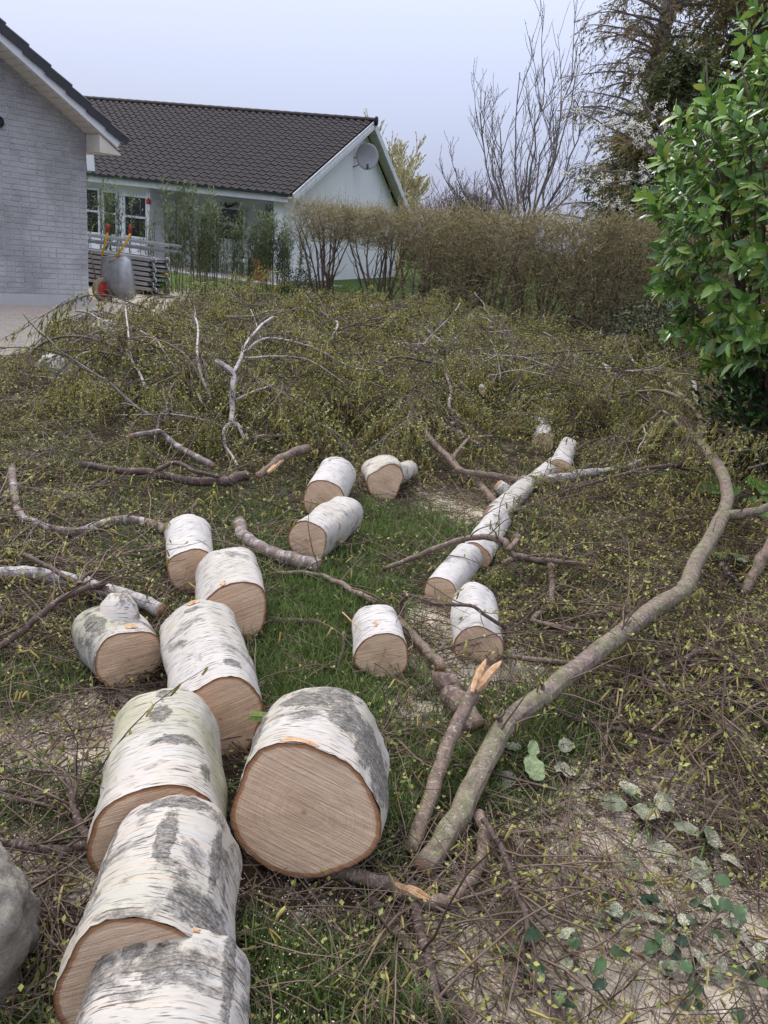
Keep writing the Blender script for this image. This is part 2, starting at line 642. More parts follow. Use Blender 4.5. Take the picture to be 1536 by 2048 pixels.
m.bump(m.math('ADD', m.noise(ob, 110, 7, .85), m.voronoi(ob, 90)), .8, .02)
gme.materials.append(m.done(c, .95, .1))
structure(link('ground', gme))

# ================================================================ brick house (gable towards the camera)
HC = gp(178, 612)
HA = math.radians(47.8)
HD = np.array([math.cos(HA), math.sin(HA), 0])        # along the gable wall, to the corner and beyond
HN = np.array([math.sin(HA), -math.cos(HA), 0])       # out of the gable wall, towards the garden
ZZ = np.array([0, 0, 1.0])
PLINTH = .17
SLOPE = .636
EAVE_W = 2.62                                         # wall height at the corner


def HP(a, o, z):
    return HC + HD * a + HN * o + ZZ * z


BRICK = Mat('whitewashed grey brick')
bo = BRICK.coord('Object')
bw = BRICK.noise(BRICK.geo('Position'), 1.6, 6, .65)
bf = BRICK.noise(BRICK.geo('Position'), 28, 5, .7)
bcol = BRICK.mix(BRICK.ramp(bf, [(.35, 0), (.7, 1)]), (.27, .27, .28), (.37, .37, .38))
bcol = BRICK.mix(BRICK.math('MULTIPLY', BRICK.math('FRACT', BRICK.math('ADD', BRICK.rand(), BRICK.geo('Random Per Island'))), .55), bcol, (.235, .233, .24))
bcol = BRICK.mix(BRICK.ramp(bw, [(.40, 0), (.62, .85)]), bcol, (.46, .46, .47))
BRICK.bump(bf, .5, .01)
BRICK_M = BRICK.done(bcol, .85, .15)
MORTAR = simple('pale mortar', (.52, .52, .53), (.62, .62, .63), 8, .9, .1, bump=.4)
PLINTH_M = simple('grey plinth render', (.38, .385, .395), (.47, .475, .485), 2.5, .85, .15, bump=.25)
WHITE = simple('white paint', (.62, .635, .67), (.70, .71, .74), 2.0, .45, .4)
WHITE_OLD = simple('weathered white paint', (.50, .52, .55), (.69, .70, .73), 6, .55, .3, bump=.15)
SOFFIT = simple('beige soffit board', (.60, .55, .48), (.68, .63, .56), 3, .5, .3)
VERGE = simple('black glazed roof tile', (.018, .018, .024), (.035, .034, .042), 5, .42, .45)
TILE = Mat('brown roof tile')
to = TILE.geo('Position')
tcol = TILE.mix(TILE.noise(to, 3, 6, .7), (.017, .0145, .0165), (.036, .030, .032))
tcol = TILE.mix(TILE.math('MULTIPLY', TILE.math('FRACT', TILE.math('ADD', TILE.rand(), TILE.geo('Random Per Island'))), .4), tcol, (.028, .024, .025))
tcol = TILE.mix(TILE.ramp(TILE.noise(to, 26, 4, .7), [(.66, 0), (.74, .55)]), tcol, (.24, .23, .20))
TILE.bump(TILE.noise(to, 60, 4, .7), .3, .01)
TILE_M = TILE.done(tcol, .75, .18)
DARK_METAL = simple('dark metal', (.05, .055, .07), (.09, .095, .11), 8, .4, .5, .6)

house = thing('brick_house', 'grey whitewashed brick gable house with white bargeboard and black verge tiles', 'house', HC)
GL = -4.2                                              # half of the gable: ridge lies at GL along the wall
RIDGE_Z = EAVE_W + SLOPE * (-GL)
mb = MB()                                              # wall body (mortar face), closed gable block
prof = [(0, PLINTH), (0, EAVE_W), (GL, RIDGE_Z), (2 * GL, EAVE_W), (2 * GL, PLINTH)]
fr = [mb.vert(HP(a, 0, z)) for a, z in prof]
bk = [mb.vert(HP(a, -9, z)) for a, z in prof]
mb.face(fr[::-1])
mb.face(bk)
for i in range(5):
    j = (i + 1) % 5
    mb.face([fr[i], fr[j], bk[j], bk[i]])
wall = part(house, 'wall', mb, MORTAR, smooth=False)
mb = MB()
mb.box(HP(2 * GL - .01, .012, -.1), HD * (-2 * GL + .022), -HN * 9.1, ZZ * (PLINTH + .1))
part(house, 'plinth', mb, PLINTH_M, smooth=False)
# bricks: every piece 11 mm proud of the mortar, alike pieces share one mesh
COURSE, BL, JT = .0790, .262, .013


def brick_mesh(L, nm):
    b = MB()
    h, d, e = COURSE - JT, .012, .004
    o = np.zeros(3)
    a, n_, z = HD * (L - JT), HN * d, ZZ * h
    q = [o, a, a + z, z]
    i0 = [b.vert(p - HN * .01) for p in q]
    i1 = [b.vert(p + HN * (d - e)) for p in q]
    cc = (a + z) / 2
    i2 = [b.vert(cc + (p - cc) * np.array([1, 1, 1]) * (1 - e * 2 / h * .5) + HN * d) for p in q]
    for A, B in ((i0, i1), (i1, i2)):
        for k in range(4):
            j = (k + 1) % 4
            b.face([A[k], A[j], B[j], B[k]])
    b.face(i2)
    return b


stretcher = brick_mesh(BL, 's')
header = brick_mesh(BL / 2, 'h')
st_me, hd_me = stretcher.mesh('brick', BRICK_M, smooth=False), header.mesh('brick', BRICK_M, smooth=False)
cells = []
k = 0
z = PLINTH + JT
while z < RIDGE_Z - .1:
    a = -rnd.choice([0, .25, .5, .75]) * BL * .5
    if k % 2:
        a = -BL * .25
    a = 0 + a * 0 if k % 2 == 0 else -BL * .25
    pos = 0.0
    first = True
    while pos > -4.0:
        head = (rnd.random() < .35) if k % 2 == 0 else (rnd.random() < .72)
        L = BL / 2 if head else BL
        if first and k % 2:
            L, head = BL / 2, True
        first = False
        lo = pos - L
        top = EAVE_W - SLOPE * (lo + L)
        if z + .015 < EAVE_W - SLOPE * lo and z + COURSE < EAVE_W - SLOPE * (lo + L) + .17:
            cells.append((lo + JT * .5, z, head))
        pos = lo
    z += COURSE
    k += 1
cells.sort(key=lambda c: -c[0] + (0 if -1.6 < c[0] else 10))
rest = MB()
for n_, (a, z, head) in enumerate(cells):
    P = HP(a, .0005 + rnd.uniform(-.002, .003), z)
    if n_ < 300:
        o = link('brick', hd_me if head else st_me, P - HC, wall)
    else:
        src = header if head else stretcher
        base = len(rest.v)
        for vv in src.v:
            rest.vert(np.array(vv) + P)
        for f in src.f:
            rest.face([base + q for q in f])
stuff(part(wall, 'bricks', rest, BRICK_M, top=house, smooth=False))
# bargeboard, soffit boards, verge tiles
OV = .47
LOW = .36                                              # eave overhang past the corner


def slope_pt(a, o, dz):
    return HP(a, o, EAVE_W - SLOPE * a + dz)


sl = math.hypot(1, SLOPE)
SD = (HD - ZZ * SLOPE) / sl                            # down the slope
SU = (HD * SLOPE + ZZ) / sl                            # off the slope
mb = MB()
top = slope_pt(GL, OV, .215)
mb.box(top, SD * (-GL + LOW) * sl, HN * .025, -SU * .165)
part(house, 'bargeboard', mb, WHITE, smooth=False)
mb = MB()
mb.box(HP(2 * GL - LOW, OV, EAVE_W - SLOPE * LOW + .19), HD * (-GL + LOW) + ZZ * SLOPE * (-GL + LOW), HN * .025, -ZZ * .18)
part(house, 'bargeboard', mb, WHITE, smooth=False)
soff = bpy.data.objects.new('soffit', None)
mb = MB()
mb.box(slope_pt(GL, OV, .012), SD * (-GL + LOW - .05) * sl, -HN * OV, SU * .02)
soff = part(house, 'soffit', mb, SOFFIT, smooth=False)
bdw = .118
for i in range(22):
    mb = MB()
    a = LOW - .06 - (i + 1) * bdw / sl * 1.0
    mb.box(slope_pt(a, OV - .004, .011), SD * (bdw - .007), -HN * (OV - .006), -SU * .008)
    part(soff, 'soffit_board', mb, SOFFIT, top=house, smooth=False)
mb = MB()                                              # boxed eave return at the corner
z0 = EAVE_W - SLOPE * LOW - .0
mb.box(HP(.003, -.02, z0 + .0), HD * (LOW - .02), -HN * 8, -ZZ * .03)
tri = [(.003, EAVE_W - .01), (.003, z0 - .03), (LOW - .01, z0 - .03), (LOW - .01, z0 - .012)]
q0 = [mb.vert(HP(a, OV - .012, z)) for a, z in tri]
q1 = [mb.vert(HP(a, -.02, z)) for a, z in tri]
mb.face(q0)
mb.face(q1[::-1])
for i in range(4):
    mb.face([q0[(i + 1) % 4], q0[i], q1[i], q1[(i + 1) % 4]])
bb = [HP(.002, .0, EAVE_W + .02), HP(.002, .0, z0 - .005), HP(LOW - .03, 0, z0 - .005)]
part(house, 'eave_box', mb, SOFFIT, smooth=False)
mb = MB()
mb.tube([HP(LOW + .07, OV - .35, z0 + .04), HP(LOW + .07, -8, z0 + .04)], .055, 10)
part(house, 'gutter', mb, DARK_METAL)
mb = MB()                                              # the plain roof planes under the tiles
for sgn in (1, -1):
    pts = []
    for a, o in ((GL, OV), (LOW, OV), (LOW, -9.3), (GL, -9.3)):
        aa = a if sgn > 0 else 2 * GL - a
        pts.append(HP(aa, o, EAVE_W - SLOPE * a + .195))
    ii = [mb.vert(p) for p in pts]
    jj = [mb.vert(p + ZZ * .05) for p in pts]
    mb.face(ii)
    mb.face(jj[::-1])
    for q in range(4):
        mb.face([ii[q], ii[(q + 1) % 4], jj[(q + 1) % 4], jj[q]])
roof = part(house, 'roof', mb, VERGE, smooth=False)
mbt = MB()                                             # one verge tile: folded over the bargeboard, thicker at its lower end
tl = .375
for i, (t, lift) in enumerate(((0, .0), (tl, .028))):
    for (o, u) in ((-.22, .055), (.03, .062), (.052, .045), (.055, -.075), (.03, -.075), (.026, .02), (-.22, .02)):
        mbt.vert(SD * t + HN * o + SU * (u + lift))
for q in range(7):
    j = (q + 1) % 7
    mbt.face([q, j, 7 + j, 7 + q])
mbt.face(list(range(6, -1, -1)))
mbt.face(list(range(7, 14)))
vt_me = mbt.mesh('verge_tile', VERGE, smooth=False)
for i in range(11):
    a0 = LOW + .05 - (i + 1) * (tl - .02) / sl
    link('verge_tile', vt_me, slope_pt(a0, OV + .01, .205) - HC, roof)
mb = MB()
vp = hit(-6, 243, HC, HN) + HN * .012
mb.tube([vp, vp + HN * .03], .085, 20)
for q in range(4):
    mb.box(vp + HN * .03 - HD * .06 + ZZ * (-.06 + q * .035), HD * .12, HN * .008, ZZ * .012)
part(house, 'vent', mb, DARK_METAL)

# ================================================================ white house behind
K0 = gp(572, 565)
KA = math.radians(-14.55)
KE = np.array([math.cos(KA), math.sin(KA), 0])         # along the front, to its gable end
KM = np.array([KE[1], -KE[0], 0])                      # out of the front, towards the garden


def KP(a, o, z):
    """a along the front from the gable corner (negative to the west), o out of the front, z up"""
    return K0 + KE * a + KM * o + ZZ * z


def on_front(px, py, off):
    h = hit(px, py, K0 + KM * off, KM)
    return float((h - K0) @ KE), float(h[2])


def on_gable(px, py, off=0.0):
    h = hit(px, py, K0 + KE * off, KE)
    return float((h - K0) @ KM), float(h[2])


RENDER = simple('white render', (.74, .76, .80), (.80, .815, .85), 1.2, .85, .15, bump=.15)
RENDER_IN = RENDER
PANE = Mat('window glass')
PANE_M = PANE.done((.012, .013, .015), .08, .5)
far_house = thing('white_house', 'white rendered house with brown tiled roof behind the bamboo and hedge', 'house', K0)
EO, EZ = .92, 2.44                                      # eave line
RO, RZ = -5.86, 5.36                                    # ridge line
BO = -12.65
LEN = 19.0
RECESS = -1.15
blk = on_front(300, 450, .35)[0]                        # the front wall west of the covered terrace
mb = MB()
# gable wall with its two slopes
prof = [(.55, 0), (.55, EZ + .02), (RO, RZ - .12), (BO + .6, EZ + .02), (BO + .6, 0)]
f0 = [mb.vert(KP(0, o, z)) for o, z in prof]
f1 = [mb.vert(KP(-.3, o, z)) for o, z in prof]
mb.face(f0)
mb.face(f1[::-1])
for i in range(5):
    j = (i + 1) % 5
    mb.face([f0[j], f0[i], f1[i], f1[j]])
part(far_house, 'gable_wall', mb, RENDER, smooth=False)
mb = MB()
mb.box(KP(-LEN, RECESS, 0), KE * (LEN - .3), -KM * .25, ZZ * 2.9)
part(far_house, 'terrace_wall', mb, RENDER, smooth=False)
mb = MB()
mb.box(KP(blk - 8, .45, 0), KE * 8, -KM * 1.58, ZZ * 2.38)
front_wall = part(far_house, 'front_wall', mb, RENDER, smooth=False)
mb = MB()
mb.box(KP(-LEN, BO + .6, 0), KE * (LEN - .3), KM * .25, ZZ * 2.4)
part(far_house, 'back_wall', mb, RENDER, smooth=False)
mb = MB()
mb.box(KP(-LEN, EO - .06, EZ - .20), KE * (LEN + .3), KM * .03, ZZ * .17)
part(far_house, 'fascia', mb, WHITE_OLD, smooth=False)
mb = MB()
mb.box(KP(-LEN, EO - .06, EZ - .19), KE * (LEN - .02), -KM * (EO - RECESS - .06), ZZ * .02)
part(far_house, 'porch_ceiling', mb, WHITE_OLD, smooth=False)
mb = MB()
ring = []
for t in range(9):
    a = math.pi + math.pi * t / 8
    ring.append((math.cos(a) * .07, math.sin(a) * .07))
A = [mb.vert(KP(-LEN, EO + .05 + x, EZ + .03 + y)) for x, y in ring] + [mb.vert(KP(-LEN, EO + .05 + x * .85, EZ + .03 + y * .85)) for x, y in ring[::-1]]
B = [mb.vert(KP(.3, EO + .05 + x, EZ + .03 + y)) for x, y in ring] + [mb.vert(KP(.3, EO + .05 + x * .85, EZ + .03 + y * .85)) for x, y in ring[::-1]]
for i in range(18):
    j = (i + 1) % 18
    mb.face([A[i], A[j], B[j], B[i]])
mb.face(A[::-1])
mb.face(B)
part(far_house, 'gutter', mb, DARK_METAL, smooth=False)
# roof deck and tiles
ROOF_L = math.hypot(EO - RO, RZ - EZ)
RS = (KM * (EO - RO) + ZZ * (EZ - RZ)) / ROOF_L         # down the front slope
RN = np.cross(KE, RS)
RN = RN if RN[2] > 0 else -RN
mb = MB()
for (o1, z1) in ((EO, EZ), (BO - .1, EZ)):
    pts = [KP(-LEN, RO, RZ), KP(.42, RO, RZ), KP(.42, o1, z1), KP(-LEN, o1, z1)]
    if o1 < 0:
        pts = pts[::-1]
    i0 = [mb.vert(p - ZZ * .03) for p in pts]
    i1 = [mb.vert(p + ZZ * .01) for p in pts]
    mb.face(i0[::-1] if o1 > 0 else i0)
    mb.face(i1 if o1 > 0 else i1[::-1])
    for q in range(4):
        mb.face([i0[q], i0[(q + 1) % 4], i1[(q + 1) % 4], i1[q]])
deck = part(far_house, 'roof', mb, TILE_M, smooth=False)
ROWS = 24
TW = .27
G = ROOF_L / ROWS


def tile_mb():
    b = MB()
    prof = []
    for i in range(9):
        t = i / 8
        prof.append((t * TW, 0.024 + .020 * math.sin(2 * math.pi * (t * 1.0 + .10)) + (.012 if t > .9 else 0)))
    for (s_, lift) in ((0.0, 0.0), (G + .03, .022)):
        for (a, h) in prof:
            b.vert(KE * a + RS * s_ + RN * (h + lift))
    for (a, h) in prof:                                 # lower lip
        b.vert(KE * a + RS * (G + .03) + RN * (h + .008))
    for i in range(8):
        b.face([i, 9 + i, 10 + i, i + 1])
        b.face([9 + i, 18 + i, 19 + i, 10 + i])
    return b


TB = tile_mb()
tile_me = TB.mesh('roof_tile', TILE_M, smooth=False)
ridge_pt = KP(0, RO, RZ)
spots = []
ncol = int((LEN) / TW)
for r_ in range(ROWS):
    for c_ in range(ncol):
        P = KP(.40 - (c_ + 1) * TW, RO, RZ) + RS * (r_ * G) + RN * .012
        q = proj(P + RS * .15)
        if q[0] < 120:
            continue
        spots.append((depth(P), P))
spots.sort(key=lambda q: q[0])
rest = MB()
for n_, (d_, P) in enumerate(spots):
    P = P + RN * rnd.uniform(-.004, .004)
    if n_ < 300:
        link('roof_tile', tile_me, P - K0, deck)
    else:
        base = len(rest.v)
        for vv in TB.v:
            rest.vert(np.array(vv) + P)
        for f in TB.f:
            rest.face([base + q for q in f])
stuff(part(deck, 'roof_tiles', rest, TILE_M, top=far_house, smooth=False))
b = MB()
n_ = 8
for (s_, rr) in ((0, .13), (.40, .145)):
    for i in range(n_ + 1):
        a = math.pi * i / n_
        b.vert(-KE * s_ + KM * (math.cos(a) * rr) + ZZ * (math.sin(a) * rr * .85))
for i in range(n_):
    b.face([i, i + 1, n_ + 2 + i, n_ + 1 + i])
b.face(list(range(n_ + 1)))
b.face(list(range(n_ + 1, 2 * n_ + 2))[::-1])
ridge_me = b.mesh('ridge_tile', TILE_M, smooth=False)
for i in range(34):
    link('ridge_tile', ridge_me, KP(.46 - i * .38, RO, RZ + .01) - K0, deck)
mb = MB()
mb.tube([KP(.46, RO, RZ + .02), KP(.52, RO, RZ + .02)], .15, 12)
part(deck, 'ridge_end_cap', mb, TILE_M, top=far_house)
# bargeboards in lapped boards, soffit boards under the verge
for (o1, sg) in ((EO, 1), (BO - .1, -1)):
    S = KP(0, o1, EZ) - KP(0, RO, RZ)
    Ls = np.linalg.norm(S)
    S = S / Ls
    N_ = np.cross(KE, S)
    N_ = N_ if N_[2] > 0 else -N_
    for q, (dn, th) in enumerate(((.03, .03), (-.09, .045))):
        mb = MB()
        mb.box(KP(.42, RO, RZ) + N_ * dn, S * (Ls - .02), KE * th, -N_ * .125)
        part(far_house, 'bargeboard', mb, WHITE_OLD, smooth=False)
    nb = int(Ls / .16)
    for i in range(nb):
        mb = MB()
        mb.box(KP(.005, RO, RZ) + S * (i * .16 + .1) - N_ * .08, S * .142, KE * .415, N_ * .02)
        part(far_house, 'soffit_board', mb, SOFFIT, smooth=False)


# windows and doors of the far house
def window(t, x0, y0, x1, y1, off, cols=2, rows=2, frame=.06):
    a0, z1 = on_front(x0, y0, off)
    a1, z0 = on_front(x1, y1, off)
    mb = MB()
    P = KP(a0, off + .02, z0)
    mb.box(P, KE * (a1 - a0), KM * .012, ZZ * (z1 - z0))
    w = part(t, 'window', mb, PANE_M, smooth=False)
    fr_ = MB()
    for i in range(cols + 1):
        x = (a1 - a0 - frame) * i / cols
        fr_.box(KP(a0 + x, off + .031, z0 - .002), KE * frame, KM * .05, ZZ * (z1 - z0 + .004))
    for i in range(rows + 1):
        zz = (z1 - z0 - frame) * i / rows
        fr_.box(KP(a0 - .003, off + .033, z0 + zz), KE * (a1 - a0 + .006), KM * .045, ZZ * frame)
    part(w, 'window_frame', fr_, WHITE, top=t, smooth=False)


window(far_house, 150, 372, 203, 470, .45, 1)
window(far_house, 207, 380, 238, 474, .45, 1)
window(far_house, 249, 388, 297, 480, .45, 1)
window(far_house, 303, 396, 330, 484, RECESS, 1)
window(far_house, 334, 402, 352, 486, RECESS, 1)
window(far_house, 437, 412, 490, 486, RECESS, 1)
for px in (297,):
    a, _ = on_front(px, 450, .5)
    mb = MB()
    mb.box(KP(a, .5, 0), KE * .13, KM * .13, ZZ * 2.26)
    part(far_house, 'porch_post', mb, WHITE, smooth=False)
PAVE = simple('pale paving', (.30, .28, .26), (.42, .40, .37), 4, .9, .1, bump=.3)
mb = MB()
mb.box(KP(-LEN, 2.1, .0), KE * (LEN + 1.5), -KM * 3.1, ZZ * .05)
structure(link('terrace_paving', mb.mesh('terrace_paving', PAVE, smooth=False)))
# white flashing of the wing that joins the two houses
mb = MB()
P = on_front(180, 348, .85)
Q = on_front(192, 300, .5)
mb.box(KP(P[0], .98, EZ + .10), KE * .24, -KM * .05, ZZ * .62 - KE * .04)
part(far_house, 'flashing', mb, WHITE, smooth=False)

# satellite dish on the gable
DISH = simple('grey dish', (.33, .33, .37), (.40, .40, .44), 3, .5, .3)
o_, z_ = on_gable(732, 313, .35)
dc = KP(.38, o_, z_)
dish = thing('satellite_dish', 'round grey satellite dish on the white gable wall', 'dish', dc)
aim = Vector(EYE - dc)
aim = (aim.normalized() + Vector((.25, 0, .12))).normalized()
qz = aim.to_track_quat('Z', 'Y')
mb = MB()
rings = []
for i in range(6):
    r_ = .40 * i / 5
    row = []
    for j in range(28):
        a = 2 * math.pi * j / 28
        p = qz @ Vector((math.cos(a) * r_, math.sin(a) * r_ * 1.06, .55 * r_ * r_))
        row.append(mb.vert(dc + np.array(p)))
    rings.append(row)
for i in range(5):
    for j in range(28):
        k = (j + 1) % 28
        mb.face([rings[i][j], rings[i][k], rings[i + 1][k], rings[i + 1][j]])
back = []
for j in range(28):
    a = 2 * math.pi * j / 28
    p = qz @ Vector((math.cos(a) * .41, math.sin(a) * .435, .55 * .16 - .015))
    back.append(mb.vert(dc + np.array(p)))
cb = mb.vert(dc + np.array(qz @ Vector((0, 0, -.03))))
for j in range(28):
    k = (j + 1) % 28
    mb.face([rings[5][j], rings[5][k], back[k], back[j]])
    mb.face([back[j], back[k], cb])
part(dish, 'bowl', mb, DISH)
mb = MB()
mb.tube([dc + np.array(qz @ Vector((-.02, -.43, .06))), dc + np.array(qz @ Vector((-.02, -.42, .36)))], .014, 6)
lnb = part(dish, 'arm', mb, DARK_METAL)
mb = MB()
p = dc + np.array(qz @ Vector((-.02, -.42, .34)))
mb.tube([p, p + np.array(qz @ Vector((0, .14, -.06)))], [.035, .045], 10)
part(dish, 'receiver', mb, DARK_METAL)
mb = MB()
for dz in (-.1, -.4):
    mb.tube([dc + np.array(qz @ Vector((0, dz * .4, -.03))), KP(-.0, o_ + .28, z_ + dz)], .018, 6)
part(dish, 'bracket', mb, DARK_METAL)

# ================================================================ plants: generators
def wander(p, d, L, n, wob=.25, droop=0.0, r=rnd):
    """polyline from p along d, wobbling, sinking (droop > 0) or rising (droop < 0)"""
    pts = [Vector(p)]
    d = Vector(d).normalized()
    for _ in range(n):
        d = (d + Vector((r.uniform(-wob, wob), r.uniform(-wob, wob), r.uniform(-wob, wob) - droop))).normalized()
        pts.append(pts[-1] + d * (L / n))
    return pts


def taper(a, b, n):
    return [a + (b - a) * i / (n - 1) for i in range(n)]


HEDGE_TWIG = simple('hedge twig', (.21, .175, .11), (.40, .34, .225), 4, .8, .15, island=True, detail=1)
HEDGE_STEM = simple('hedge stem', (.085, .06, .048), (.19, .14, .11), 8, .85, .1, bump=.5)
HEDGE_LEAF = simple('hedge bud', (.25, .23, .06), (.42, .36, .14), 5, .7, .2, trans=.3, island=True, detail=1)
GREEN_LEAF = simple('fresh green leaf', (.10, .18, .03), (.22, .30, .06), 5, .6, .3, trans=.3, island=True)
BAMBOO_LEAF = simple('bamboo leaf', (.045, .085, .03), (.19, .23, .095), 5, .6, .3, trans=.25, island=True)
BAMBOO_CANE = simple('bamboo cane', (.07, .085, .03), (.19, .19, .10), 5, .6, .3)
EVERGREEN = simple('dark evergreen leaf', (.012, .028, .010), (.05, .085, .03), 5, .5, .35, island=True)


def hedge_shrub(kind, label, loc, w, h, d, n_twig, seed):
    """trimmed shrub: bare stems below, a box-shaped head of fine twigs (kind 0), or twigs down to the ground (kind 1)"""
    r = random.Random(seed)
    t = thing('hedge_shrub', label, 'hedge', loc, None)
    L = Vector(loc)
    mb = MB()
    heads = []
    for i in range(12 if kind == 0 else 16):
        bx = r.gauss(0, .16) if kind == 0 else r.uniform(-w * .5, w * .5)
        b = L + Vector((bx, r.uniform(-.12, .12) if kind == 0 else r.uniform(-d * .35, d * .35), -.03))
        out = Vector((bx * 1.6 + r.uniform(-.5, .5) * w * .5 if kind == 0 else r.uniform(-.35, .35), r.uniform(-.3, .3), 1.5 if kind == 0 else 1.8))
        pts = wander(b, out, h * (.85 if kind == 0 else .8), 9, .16, -.08, r)
        mb.tube(pts, taper(r.uniform(.022, .042), .008, 10), 6)
        for k in (3, 4, 5, 6, 7, 8):
            heads.append((pts[k], pts[k] - pts[k - 1]))
            if r.random() < .8:
                q = wander(pts[k], (pts[k] - pts[k - 1]).normalized() + Vector((r.uniform(-1, 1), r.uniform(-.8, .8), .2)), r.uniform(.3, .75), 5, .25, -.1, r)
                mb.tube(q, taper(.010, .004, 6), 4)
                heads.append((q[-1], q[-1] - q[-2]))
    part(t, 'stems', mb, HEDGE_STEM)
    mb = MB()
    lb = MB()
    lo = h * (.62 if kind == 0 else .12)
    for i in range(n_twig):
        x = r.uniform(-.5, .5) * w
        y = r.uniform(-.5, .5) * d
        if r.random() < .55:
            y = math.copysign(d * .5 * r.uniform(.75, 1.05), y)
        z = lo + (h - lo) * r.random() ** (.8 if kind == 0 else .75)
        if kind == 0:
            z = max(z, h * (.62 + .22 * abs(x / w * 2) ** 2.2 * r.random()))
        p = L + Vector((x, y, z + (.10 if kind == 0 else .26) * noise.noise((x * 1.7 + seed, y * 2, 1)) * z / h))
        dr = Vector((r.uniform(-1, 1), r.uniform(-1, 1) + (1.2 if y > 0 else -1.2) * .35, r.uniform(-.2, 1.1)))
        pts = wander(p, dr, r.uniform(.14, .42), 3, .3, r.uniform(-.12, .12), r)
        mb.tube(pts, taper(.0045, .002, 4), 3, cap=False)
        for k in range(r.choice((2, 3, 4))):
            q = pts[r.choice((1, 2, 3))]
            lb.leaf(q, Vector((r.uniform(-1, 1), r.uniform(-1, 1), r.uniform(0, 1))), Vector((r.uniform(-.4, .4), r.uniform(-.4, .4), 1)), r.uniform(.022, .045), .02)
    for i in range(int(w * 10)):                            # shoots standing above the cut
        p = L + Vector((r.uniform(-.5, .5) * w, r.uniform(-.4, .4) * d, h * .97))
        pts = wander(p, (r.uniform(-.3, .3), r.uniform(-.3, .3), 1), r.uniform(.15, .75) ** 1.3, 5, .12, -.05, r)
        mb.tube(pts, taper(.005, .002, 6), 3, cap=False)
        for k in range(1, 6):
            for _ in range(2):
                lb.leaf(pts[k], Vector((r.uniform(-1, 1), r.uniform(-1, 1), r.uniform(.2, 1))), (0, 0, 1), r.uniform(.02, .04), .016)
    stuff(part(t, 'twigs', mb, HEDGE_TWIG))
    stuff(part(t, 'buds', lb, HEDGE_LEAF, smooth=False))
    return t


H0, H1 = np.array([-2.55, 18.9, 0]), np.array([5.9, 13.6, 0])
hv = (H1 - H0)
hang = math.atan2(hv[1], hv[0])
hs = [hedge_shrub(0, 'trimmed hedge shrub with bare forked stems beside the bamboo', (0, 0, 0), 1.65, 2.12, .85, 1700, 11),
      hedge_shrub(0, 'trimmed hedge shrub with bare reddish stems in front of the white gable', (0, 0, 0), 1.55, 2.10, .85, 1700, 12),
      hedge_shrub(1, 'dense brown hedge shrub', (0, 0, 0), 1.7, 2.2, 1.1, 3000, 13),
      hedge_shrub(1, 'dense olive hedge shrub', (0, 0, 0), 1.7, 2.25, 1.2, 3000, 14)]
hl = float(np.linalg.norm(hv[:2]))
HD_ = hv / np.linalg.norm(hv)


def hp(s):
    return tuple(H0 + HD_ * s)


for (o, s) in zip(hs, (.75, 2.2, 3.75, 5.2)):
    o.location = hp(s)
    o.rotation_euler[2] = hang
copy_tree(hs[2], hp(6.6), hang + math.pi, 1.03)
copy_tree(hs[3], hp(8.0), hang + math.pi, 1.05)
copy_tree(hs[2], hp(9.4), hang, 1.06)
copy_tree(hs[3], hp(10.8), hang, 1.08)
hedge_all = [o for o in COL.objects if o.name.startswith('hedge_shrub')]
lab = ['trimmed hedge shrub with forked bare stems beside the bamboo', 'trimmed hedge shrub with bare stems standing before the white gable']
dense = []
for o in hedge_all:
    o['group'] = 'shrubs of the clipped hedge'
    if o['label'].startswith('dense'):
        dense.append(o)
hs[0]['label'], hs[1]['label'] = lab
dense.sort(key=lambda o: o.location.x)
for o, w_ in zip(dense, ('first dense brown hedge shrub next to the bare stemmed trimmed shrub', 'second dense hedge shrub from the bare stemmed shrubs', 'third dense hedge shrub from the bare stemmed shrubs, before the bare tree',
                         'fourth dense hedge shrub from the bare stemmed shrubs', 'fifth dense hedge shrub from the bare stemmed shrubs', 'last dense hedge shrub, ending behind the laurel')):
    o['label'] = w_


# dark evergreen undergrowth below the hedge
def leafy_bush(name, label, loc, rx, ry, h, n, mat, L=.05, W=.03, seed=0, cat='shrub', stems=9, group=None, top=0.0):
    r = random.Random(seed)
    t = thing(name, label, cat, loc, group)
    c = Vector(loc)
    mb = MB()
    for i in range(stems):
        a = r.uniform(0, 6.28)
        pts = wander(c + Vector((r.uniform(-.3, .3) * rx, r.uniform(-.3, .3) * ry, -.02)), (math.cos(a) * rx * .7, math.sin(a) * ry * .7, h), h * .9, 6, .2, 0, r)
        mb.tube(pts, taper(.016, .004, 7), 5)
    part(t, 'stems', mb, HEDGE_STEM)
    lb = MB()
    for i in range(n):
        while True:
            v = Vector((r.uniform(-1, 1), r.uniform(-1, 1), r.uniform(0, 1)))
            k = math.sqrt(v.x ** 2 + v.y ** 2 + (v.z - .45) ** 2 * 3.2)
            lim = 1 + .35 * noise.noise((v.x * 2.2 + seed, v.y * 2.2, v.z * 2.2))
            if k < lim and (k > .45 or r.random() < .3):
                break
        p = c + Vector((v.x * rx, v.y * ry, v.z * h))
        lb.leaf(p, Vector((v.x + r.uniform(-.8, .8), v.y + r.uniform(-.8, .8), r.uniform(-.3, .9))), Vector((r.uniform(-.6, .6), r.uniform(-.6, .6), 1)), L * r.uniform(.6, 1.3), W * r.uniform(.7, 1.2))
    stuff(part(t, 'foliage', lb, mat, smooth=False))
    return t


